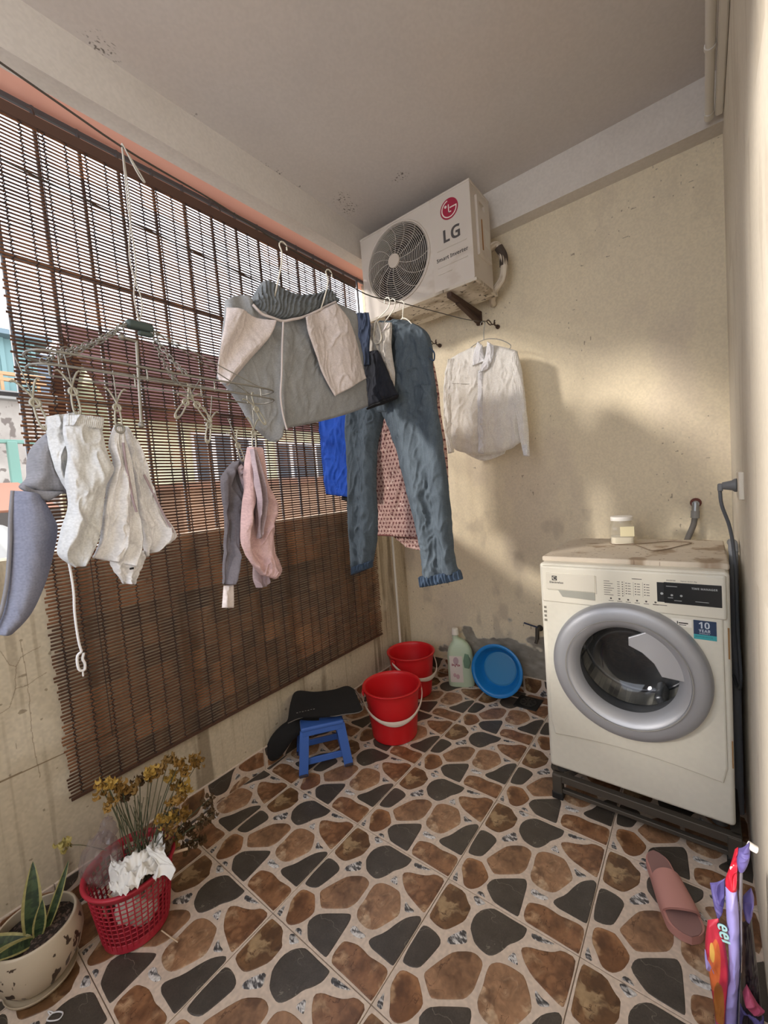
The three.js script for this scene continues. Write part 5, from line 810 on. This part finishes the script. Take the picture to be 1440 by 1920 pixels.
{ // waste basket
  const g = thing('waste_basket', 'red plastic lattice basket full of rubbish', 'basket'), red = mat(0xb02b3c, 0.45), R0 = 0.088, R1 = 0.118, Hh = 0.205, N = 40;
  const R = (y) => lerp(R0, R1, y / Hh);
  const rib = []; for (let v = 0; v < 1; v++) { const q = bar([R(0.02), 0.015, 0], [R(Hh - 0.02), Hh - 0.015, 0], 0.0045, 0.003, V(0, 0, 1)); rib.push(q); }
  for (let k = 0; k < N; k++) { const m = mesh('rib', rib[0], red, g); m.rotation.y = k / N * 6.283; }
  for (let k = 0; k < 11; k++) { const y = 0.03 + k * 0.0155; const t = new THREE.TorusGeometry(R(y), 0.0017, 5, 56).rotateX(Math.PI / 2).translate(0, y, 0); mesh('hoop', t, red, g); }
  mesh('rim', lathe([[R1 - 0.005, Hh - 0.02], [R1 - 0.001, Hh - 0.022], [R1 + 0.003, Hh - 0.012], [R1 + 0.009, Hh - 0.004], [R1 + 0.008, Hh + 0.001], [R1, Hh + 0.002], [R1 - 0.005, Hh - 0.006], [R1 - 0.005, Hh - 0.02]], 64), red, g);
  mesh('base', lathe([[0, 0.006], [R0 - 0.004, 0.006], [R0, 0.002], [R0 + 0.003, 0.004], [R0 + 0.004, 0.026], [R0 - 0.001, 0.026], [R0 - 0.003, 0.009], [0, 0.009]], 48), red, g);
  const bx = -0.335, bz = 0.262; g.position.set(bx, 0.0015, bz);
  // crumpled paper inside, seen through the lattice
  const crumple = (r, sy, a) => { const s = new THREE.IcosahedronGeometry(r, 4), p = s.attributes.position; for (let i = 0; i < p.count; i++) { const v = V(p.getX(i), p.getY(i), p.getZ(i)), l = v.length(), k = 0.72 + 0.5 * Math.abs(fbm(v.x / r * 2.2 + a, v.y / r * 2.2 + v.z / r * 2 + a, 3) - 0.5) * 2 + 0.1 * noise(v.z / r * 5 + a, v.x / r * 5); v.multiplyScalar(k); p.setXYZ(i, v.x, v.y * sy, v.z); } s.computeVertexNormals(); return s; };
  const paper = mat(0xdbd6cd, 0.9), pack = mat(0xb98a80, 0.7);
  const inside = [['wad of white paper near the bottom of the red basket', 0.02, 0.06, -0.01, 0.045, paper], ['pale wad of paper in the middle of the red basket', 0.045, 0.105, 0.03, 0.036, paper], ['crumpled pinkish wrapper inside the red basket', 0.03, 0.1, -0.045, 0.036, pack], ['crumpled paper at the back of the red basket', -0.035, 0.08, 0.0, 0.05, paper]];
  for (const [lab, x, y, z, r, m] of inside) tag(mesh('crumpled_paper', moved(crumple(r, 1.1, x * 90), bx + x, y, bz + z), m), lab, 'paper', 'rubbish in the basket');
  // white tissue over the rim
  const tis = thing('crumpled_tissue', 'crumpled white tissue lying on the rim of the red basket', 'tissue');
  mesh('sheet', grid(60, 44, (s, t) => { { const d = Math.hypot((s - 0.5) * 1.0, t - 0.5) * 2; const q = 1 - 0.25 * Math.max(0, d - 0.9) * (1 + 0.6 * Math.sin(9 * Math.atan2(t - 0.5, s - 0.5))); s = 0.5 + (s - 0.5) * q; t = 0.5 + (t - 0.5) * q; } const u = lerp(203, 312, s), v = lerp(1592, 1660, t) + 26 * (0.5 - s) + 12 * Math.sin(s * 5); const p = at(u, v, 'y', 0.222 + 0.02 * Math.sin(3.1 * s) * Math.sin(3.1 * t)); return p.add(V(0, 0.05 * (Math.abs(fbm(s * 5, t * 4, 4) - 0.5) - 0.1) * 2 + 0.012 * Math.sin(3.1 * s) * Math.sin(3.1 * t) + 0.022 * smooth(0.75, 1, s) * (1 - t), 0)); }), mat(0xe9e7e2, 0.9, { side: THREE.DoubleSide }), tis);
  mesh('corner', grid(16, 16, (s, t) => { const u = lerp(285, 312, s), v = lerp(1640, 1584, t) + 8 * s; return at(u + 9 * Math.sin(5 * t), v, 'y', 0.225 + 0.04 * t).add(V(0.012 * Math.sin(7 * s + 3 * t), 0.012 * (fbm(s * 4, t * 4, 3) - 0.5) * 2, 0.008 * Math.sin(5 * s))); }), mat(0xe9e7e2, 0.9, { side: THREE.DoubleSide }), tis);
  // clear bag
  const bag = thing('plastic_bag', 'crumpled clear plastic bag sticking out of the red basket', 'bag');
  mesh('film', moved(crumple(0.055, 1.5, 3.3), bx - 0.055, 0.225, bz + 0.055), phys(0xe8e2e2, 0.12, { transmission: 0.9, thickness: 0, ior: 1.35, side: THREE.DoubleSide }), bag);
  mesh('film_tip', moved(crumple(0.026, 1.8, 7.3), bx - 0.06, 0.3, bz + 0.03), phys(0xe8e2e2, 0.12, { transmission: 0.9, thickness: 0, ior: 1.35, side: THREE.DoubleSide }), bag);
  const sk = [['pale wooden stick poking out of the right side of the red basket', V(bx + 0.06, 0.19, bz - 0.09), V(bx + 0.09, 0.188, bz - 0.135), 0.0042], ['thin skewer slanting over the left rim of the red basket', V(bx + 0.06, 0.15, bz + 0.05), V(bx + 0.10, 0.235, bz + 0.09), 0.0012], ['thin skewer lying on the floor before the red basket', V(bx + 0.1, 0.012, bz - 0.03), V(bx + 0.17, 0.006, bz - 0.045), 0.0018]];
  for (const [lab, a, b, r] of sk) tag(mesh('wooden_stick', rod(a, b, r, 8), mat(0xcfb79a, 0.7)), lab, 'stick', 'sticks by the basket');
  // dried flowers
  const fl = thing('dried_flower_bouquet', 'bunch of withered yellow flowers standing in the red basket', 'flowers');
  const stemM = mat(0x5d5a40, 0.8), stem2 = mat(0x47503a, 0.8), petM = [mat(0x8f6c30, 0.8, { side: THREE.DoubleSide }), mat(0x7d5f2e, 0.85, { side: THREE.DoubleSide }), mat(0x533f26, 0.9, { side: THREE.DoubleSide }), mat(0xa8873c, 0.8, { side: THREE.DoubleSide })];
  const petal = grid(4, 5, (s, t) => V((s - 0.5) * 0.012 * Math.sin(3.14 * Math.min(1, 0.15 + 0.8 * t)), t * 0.017, 0.006 * Math.sin(3 * t) + 0.004 * Math.cos(s * 6)));
  const heads = [[192, 1480, 0], [205, 1500, 0], [200, 1468, 3], [215, 1472, 1], [235, 1492, 2], [250, 1475, 1], [262, 1460, 2], [280, 1445, 3], [286, 1452, 0], [318, 1420, 1], [335, 1430, 0], [345, 1444, 0], [365, 1420, 0], [372, 1428, 1], [322, 1452, 3], [333, 1468, 0], [347, 1472, 3], [325, 1500, 0], [340, 1490, 0], [330, 1530, 3], [345, 1522, 0], [305, 1535, 3], [318, 1552, 1], [360, 1550, 2], [380, 1540, 2], [398, 1525, 2], [374, 1572, 2], [352, 1582, 2], [332, 1572, 1], [310, 1585, 2], [390, 1500, 2], [345, 1555, 2], [228, 1476, 0], [300, 1440, 1]];
  const base = V(bx + 0.02, 0.14, bz - 0.02);
  heads.forEach(([u, v, c], i) => {
    const dx = rr(-0.05, 0.05) + (v > 1520 ? 0.05 : 0), p = at(u, v, 'x', bx + dx), mid = base.clone().lerp(p, 0.6).add(V(0, 0.02, 0)), b0 = base.clone().add(V(rr(-0.03, 0.03), rr(-0.04, 0.02), rr(-0.03, 0.03)));
    mesh('stem', tube([b0, mid, p], 0.0014, 5, 10), i % 2 ? stemM : stem2, fl);
    const ps = []; for (let k = 0; k < 22; k++) { const q = petal.clone(); q.scale(rr(0.6, 1.1), rr(0.5, 1.1), 1); q.rotateX(rr(0.1, 2.4)); q.rotateY(k / 14 * 6.283 * 2.4); q.rotateZ(rr(-0.4, 0.4)); q.translate(rr(-0.014, 0.014), rr(-0.016, 0.012), rr(-0.014, 0.014)); ps.push(q); }
    const hgeo = merge(ps); hgeo.translate(p.x, p.y, p.z); mesh('flower_head', hgeo, petM[c], fl);
  });
  for (let k = 0; k < 46; k++) { const u = rr(215, 335), v = rr(1490, 1560), p = at(u, v, 'x', bx + rr(-0.05, 0.05)), b0 = base.clone().add(V(rr(-0.035, 0.035), rr(-0.04, 0.02), rr(-0.035, 0.035))); mesh('dry_leaf', tube([b0, b0.clone().lerp(p, 0.5).add(V(0, 0.012, 0)), p], 0.001, 4, 8), k % 3 ? stemM : stem2, fl); }
  const sf = thing('dried_flower', 'single withered flower stem leaning over the plant pot', 'flower'); const hp = V(-0.47, 0.29, 0.39);
  mesh('stem', tube([V(bx - 0.1, 0.215, bz + 0.03), V(-0.45, 0.27, 0.35), hp], 0.0012, 5, 14), stemM, sf); const ps = []; for (let k = 0; k < 16; k++) { const q = petal.clone(); q.rotateX(rr(0.3, 1.8)); q.rotateY(k * 1.1); q.translate(rr(-0.012, 0.012), rr(-0.01, 0.01), rr(-0.014, 0.014)); ps.push(q); } mesh('flower_head', merge(ps).translate(hp.x, hp.y, hp.z), mat(0xa89a5c, 0.85, { side: THREE.DoubleSide }), sf);
}
{ // slipper
  const g = thing('slipper', 'dusty pink slide slipper on the floor by the right wall', 'slipper'), pk = mat(0xc08a80, 0.75), sole = mat(0x94706a, 0.85), L = 0.262;
  const wid = (t) => lerp(0.034, 0.046, smooth(0.1, 0.75, t)) * Math.pow(Math.max(0, Math.sin(Math.PI * clamp(0.5 * Math.min(t, 1 - t) / 0.16, 0, 0.5))), 0.55);
  const slab = (y0, y1, k = 1) => merge([grid(24, 40, (s, t) => V((s - 0.5) * 2 * wid(t) * k, y1 + 0.004 * (1 - t), t * L - L / 2)), grid(24, 40, (s, t) => V((0.5 - s) * 2 * wid(t) * k, y0, t * L - L / 2)), grid(40, 3, (s, t) => V(-wid(s) * k, lerp(y0, y1 + 0.004 * (1 - s), t), s * L - L / 2)), grid(40, 3, (s, t) => V(wid(s) * k, lerp(y1 + 0.004 * (1 - s), y0, t), s * L - L / 2))]);
  mesh('sole', slab(0.001, 0.024), pk, g); mesh('insole', slab(0.018, 0.0265, 0.86), sole, g);
  const up = (o) => (s, t) => { const z = lerp(0.4, 0.76, t), a = Math.PI * s, w = wid(z) + o, h = lerp(0.042, 0.032, t) + o; return V(-w * Math.cos(a), 0.02 + h * Math.pow(Math.sin(a), 0.75), z * L - L / 2 + 0.02 * Math.sin(a) * (t - 0.35)); };
  mesh('strap', merge([grid(36, 18, up(0.002)), grid(36, 18, (s, t) => up(-0.005)(1 - s, t)), grid(36, 1, (s, t) => up(lerp(-0.005, 0.002, t))(s, 0)), grid(36, 1, (s, t) => up(lerp(0.002, -0.005, t))(s, 1))]), pk, g);
  g.position.set(0.985, 0.0015, -0.712); g.rotation.y = 0.42;
}
{ // purple toy packaging leaning on the right wall
  const g = thing('toy_packaging', 'purple and red toy packaging standing at the right wall', 'packaging'), pu = mat(0xa49de0, 0.55), pd = mat(0x625a98, 0.6), rd = mat(0xc92038, 0.55), wt = mat(0xe8e4e0, 0.6), bk = mat(0x241c22, 0.35), gy = mat(0x6d6a74, 0.6);
  const sheet = (A, B, z, th, bulge = 0) => drape(A, B, 'z', z, th, (s, t) => bulge * Math.sin(3.14 * t), 30, 12);
  mesh('spine_panel', sheet([[1360, 1662], [1362, 1720], [1366, 1800], [1360, 1870], [1355, 1925], [1340, 2010]], [[1382, 1664], [1386, 1720], [1388, 1800], [1384, 1870], [1382, 1930], [1380, 2020]], -0.39, 0.004, 0.01), pu, g);
  mesh('back_panel', sheet([[1382, 1640], [1386, 1700], [1388, 1800], [1384, 1870], [1382, 1930], [1380, 2020]], [[1393, 1620], [1392, 1700], [1391, 1760], [1387, 1870], [1386, 1930], [1384, 2020]], -0.39, 0.003, 0.0), gy, g);
  mesh('header_card', sheet([[1378, 1592], [1370, 1620], [1361, 1645], [1360, 1660]], [[1384, 1588], [1383, 1620], [1382, 1650], [1382, 1668]], -0.388, 0.003), rd, g);
  mesh('hanging_tab', sheet([[1382, 1590], [1380, 1605], [1382, 1630]], [[1405, 1578], [1406, 1600], [1398, 1625]], -0.39, 0.005, 0.006), pd, g);
  const cap = at(1411, 1589, 'z', -0.39); mesh('white_cap', moved(new THREE.CylinderGeometry(0.008, 0.007, 0.014, 18), cap.x, cap.y, cap.z, 0.3, 0, 1.2), wt, g);
  mesh('side_flap', sheet([[1331, 1655], [1337, 1690], [1345, 1720]], [[1360, 1646], [1358, 1690], [1348, 1722]], -0.4, 0.003, 0.004), pd, g);
  const art = canvasTex(128, 384, (c) => { c.fillStyle = '#c8324a'; c.fillRect(0, 0, 128, 384); c.fillStyle = '#d9703c'; c.beginPath(); c.ellipse(50, 130, 34, 80, 0.2, 0, 7); c.fill(); c.fillStyle = '#a9682e'; c.beginPath(); c.ellipse(70, 240, 30, 70, 0, 0, 7); c.fill(); c.fillStyle = '#e4b45a'; c.beginPath(); c.ellipse(40, 90, 14, 26, 0, 0, 7); c.fill(); c.fillStyle = '#8d83d8'; c.fillRect(0, 300, 128, 84); c.fillStyle = '#b84f6a'; c.fillRect(50, 290, 50, 70); });
  const ap = drape([[1327, 1725], [1322, 1775], [1330, 1830], [1340, 1900], [1342, 1960]], [[1347, 1722], [1360, 1775], [1366, 1830], [1360, 1900], [1356, 1960]], 'z', -0.38, 0.004, () => 0, 24, 10); { const p = ap.attributes.position, uv = ap.attributes.uv; let y0 = 9, y1 = -9, x0 = 9, x1 = -9; for (let i = 0; i < p.count; i++) { y0 = Math.min(y0, p.getY(i)); y1 = Math.max(y1, p.getY(i)); x0 = Math.min(x0, p.getX(i)); x1 = Math.max(x1, p.getX(i)); } for (let i = 0; i < p.count; i++) uv.setXY(i, (p.getX(i) - x0) / (x1 - x0), (p.getY(i) - y0) / (y1 - y0)); }
  mesh('picture_card', ap, mat(0xffffff, 0.5, { map: art }), g);
  mesh('lower_tab', sheet([[1321, 1780], [1323, 1805], [1337, 1822]], [[1338, 1785], [1340, 1805], [1340, 1824]], -0.378, 0.003), pu, g);
  const word = text('eel', 0.021, 0.0012); word.rotateZ(-1.42); const w0 = at(1344, 1728, 'z', -0.374); word.translate(w0.x, w0.y, w0.z); const wb = text('eel', 0.021, 0.0008); wb.scale(1.06, 1.06, 1); wb.rotateZ(-1.42); wb.translate(w0.x - 0.001, w0.y + 0.001, w0.z - 0.001); mesh('lettering_outline', wb, bk, g); mesh('lettering', word, mat(0xa9d8dc, 0.5), g);
  const dl = text('d', 0.016, 0.0006); dl.rotateZ(0.2); const d0 = at(1369, 1634, 'z', -0.383); dl.translate(d0.x, d0.y, d0.z); mesh('lettering', dl, wt, g);
  mesh('dark_pouch', drape([[1391, 1730], [1392, 1780], [1390, 1850], [1388, 1920]], [[1409, 1716], [1416, 1780], [1424, 1850], [1432, 1930]], 'z', -0.42, 0.012, crinkle(0.006, 4, 5)), bk, g);
  mesh('pouch_top', sheet([[1393, 1680], [1393, 1705], [1400, 1725]], [[1408, 1664], [1414, 1685], [1410, 1715]], -0.425, 0.006), pd, g);
  mesh('pink_bottom', drape([[1392, 1860], [1400, 1885], [1420, 1905]], [[1400, 1845], [1420, 1880], [1434, 1895]], 'z', -0.402, 0.005), mat(0xb04a6c, 0.6), g);
  mesh('lower_pouch', drape([[1386, 1880], [1384, 1930], [1382, 2020]], [[1432, 1905], [1436, 1960], [1440, 2020]], 'z', -0.42, 0.012), pd, g);
}
{ // small odds and ends on the floor
  const t = thing('white_tie', 'small looped white tie lying on the floor at the front', 'tie'); mesh('loop', tube([[88, 1912], [95, 1902], [108, 1897], [118, 1900], [112, 1910], [98, 1914]].map((q) => at(q[0], q[1], 'y', 0.005)), 0.0016, 6, 40, true), F_.white, t); mesh('tail', tube([[95, 1904], [90, 1896], [100, 1898]].map((q) => at(q[0], q[1], 'y', 0.005)), 0.0014, 6, 16), F_.white, t);
}
// ---------------------------------------------------------------- beyond the balcony
{
  const conc = tex(512, 512, (u, v) => { let c = mixc([176, 168, 156], [140, 132, 122], fbm(u * 5, v * 5, 5)); c = mixc(c, [98, 88, 80], 0.8 * smooth(0.56, 0.68, fbm(u * 14 + 3, v * 10, 4))); return c; });
  const far = (u, v, x) => at(u, v, 'x', x);
  structure(mesh('ground', box(-40, -0.9, -7.2, -7, -40, 30), mat(0x6f6a62, 0.95)), 'street level far below');
  { // concrete house with a teal sheet-metal top floor
    const g = thing('neighbour_house', 'stained concrete house with teal metal top floor left of the blind', 'building'), X = -7, y1 = far(20, 752, X).y, zR = far(95, 800, X).z;
    mesh('wall', box(X - 4, X, -7, y1, zR, zR + 9), mat(0xffffff, 0.95, { map: conc }), g); mesh('ledge', box(X - 0.1, X + 0.15, y1, y1 + 0.12, zR - 0.1, zR + 9), mat(0x8a8780, 0.9), g);
    const tx = X - 0.9, t1 = far(5, 634, tx).y, zz = far(70, 700, tx).z, teal = mat(0x7d9c9a, 0.6, { metalness: 0.2 });
    mesh('top_floor', box(tx - 3, tx, y1, t1, zz, zz + 8), teal, g); for (let k = 0; k < 40; k++) mesh('sheet_rib', box(tx, tx + 0.04, y1, t1, zz + k * 0.2, zz + k * 0.2 + 0.06), teal, g);
    mesh('eaves', box(tx - 3.2, tx + 0.25, t1, t1 + 0.08, zz - 0.2, zz + 8.2), mat(0x6d7f86, 0.6), g);
    const or = mat(0xb08a62, 0.6), rt = far(10, 702, X).y; for (const y of [y1 + 0.3, rt]) mesh('railing_bar', bar([X + 0.05, y, zR], [X + 0.05, y, zR + 8], 0.05, 0.05), or, g); for (let k = 0; k < 18; k++) mesh('railing_post', bar([X + 0.05, y1 + 0.1, zR + 0.1 + k * 0.42], [X + 0.05, rt, zR + 0.1 + k * 0.42], 0.04, 0.04), or, g);
  }
  { const g = thing('green_post', 'green steel post with a crossbar outside left of the blind', 'post'), X = -5.0, a = far(24, 985, X), b = far(21, 828, X), m = mat(0x6b8f80, 0.6); mesh('post', bar([a.x, -7, b.z], [b.x, b.y, b.z], 0.09, 0.09), m, g); mesh('crossbar', bar([b.x, b.y, b.z - 0.28], [b.x, b.y, b.z + 0.28], 0.05, 0.04), m, g); }
  { const g = thing('orange_awning', 'faded orange awning roof outside below the green post', 'awning'), X = -3.4, a = far(0, 925, X), b = far(0, 962, X); mesh('sheet', moved(box(-1.4, 0, -0.02, 0.02, 0, 5), X, b.y, far(110, 940, X).z, 0, 0, -0.22), mat(0x9a6a52, 0.8), g); mesh('valance', box(X - 0.02, X + 0.02, b.y - 0.28, b.y, far(110, 940, X).z, far(110, 940, X).z + 5), mat(0x4a443e, 0.9), g); }
  { const g = thing('sheet_roof', 'grey corrugated roof just outside the parapet', 'roof'), X = -2.3, yT = far(10, 988, X).y, n = 26, z0 = far(130, 1000, X).z; const rf = grid(n * 8, 1, (s, t) => V(lerp(X, -0.95, t), lerp(yT, yT - 0.34, t) + 0.018 * Math.sin(s * n * 6.283), z0 + s * 4)); mesh('sheet', rf, mat(0x9b9890, 0.6, { metalness: 0.3, side: THREE.DoubleSide }), g); for (const x of [X + 0.05, -1.1]) mesh('batten', box(x - 0.03, x + 0.03, yT - 0.44, yT - 0.36, z0, z0 + 4), rust, g); }
  const house = (label, X, uA, uB, vEave, vRidge, vBase, wallC, roofC, wins) => {
    const g = thing('neighbour_house', label, 'building'), e0 = far(uA, vEave, X), e1 = far(uB, vEave, X), zA = Math.max(e0.z, e1.z), zB = Math.min(e0.z, e1.z), ye = (e0.y + e1.y) / 2, yr = far((uA + uB) / 2, vRidge, X - 1.8).y;
    mesh('wall', box(X - 4, X, -7, ye, zB, zA), mat(wallC, 0.9), g);
    const rp = new THREE.Shape([[X + 0.4, ye - 0.12], [X - 1.8, yr], [X - 4.2, ye - 0.12], [X - 4.2, ye], [X - 1.8, yr + 0.14], [X + 0.4, ye + 0.02]].map((q) => new THREE.Vector2(...q)));
    const rf = new THREE.ExtrudeGeometry(rp, { depth: zA - zB + 0.8, bevelEnabled: false }); rf.translate(0, 0, zB - 0.4); const r = mesh('roof', rf, mat(roofC, 0.85), g);
    const gb = new THREE.ExtrudeGeometry(new THREE.Shape([[X, ye - 0.1], [X - 1.8, yr - 0.05], [X - 4, ye - 0.1]].map((q) => new THREE.Vector2(...q))), { depth: zA - zB - 0.02, bevelEnabled: false }); gb.translate(0, 0, zB + 0.01); mesh('gable', gb, mat(wallC, 0.9), g);
    const nrow = 9, L = Math.hypot(2.2, yr - ye); for (let k = 0; k < nrow; k++) { const t = (k + 0.5) / nrow; mesh('tile_course', box(-0.14, 0.14, 0, 0.05, zB - 0.4, zA + 0.4).rotateZ(-Math.atan2(yr - ye, 2.2)).translate(lerp(X + 0.4, X - 1.8, t), lerp(ye + 0.02, yr + 0.14, t), 0), mat(roofC, 0.85), r); }
    for (const [u, v, w, h] of wins) { const p = far(u, v, X), f = mesh('window', box(X, X + 0.06, p.y - h / 2, p.y + h / 2, p.z - w / 2, p.z + w / 2), mat(0xe6e4dc, 0.6), g); for (const s of [-1, 1]) mesh('pane', box(X + 0.06, X + 0.065, p.y - h / 2 + 0.06, p.y + h / 2 - 0.06, p.z + s * w / 4 - w / 4 + 0.05, p.z + s * w / 4 + w / 4 - 0.05), phys(0x30383e, 0.1), f); }
  };
  house('house with a dark red roof seen through the middle of the blind', -7, 250, 640, 800, 690, 1000, 0xd8d4ae, 0x4a2622, [[400, 862, 0.9, 1.1], [545, 872, 0.9, 1.1], [590, 872, 0.8, 1.1], [470, 866, 0.8, 1.1]]);
  house('low house with a grey-blue roof seen through the left of the blind', -12.5, 95, 255, 760, 690, 1000, 0x8d8676, 0x55606a, [[130, 820, 0.9, 1.1], [200, 822, 0.9, 1.1]]);
  { const g = thing('brown_shed', 'brown sheet roof of a shed low behind the blind', 'roof'), X = -4.6, a = far(330, 905, X), b = far(700, 905, X); mesh('roof_sheet', box(X - 2, X, a.y - 0.1, a.y, Math.min(a.z, b.z), Math.max(a.z, b.z)), mat(0x7a5742, 0.9), g); mesh('wall', box(X - 1.9, X - 0.1, -7, a.y - 0.1, Math.min(a.z, b.z) + 0.1, Math.max(a.z, b.z) - 0.1), mat(0x8e7058, 0.9), g); }
}
renderer.render(scene, camera);
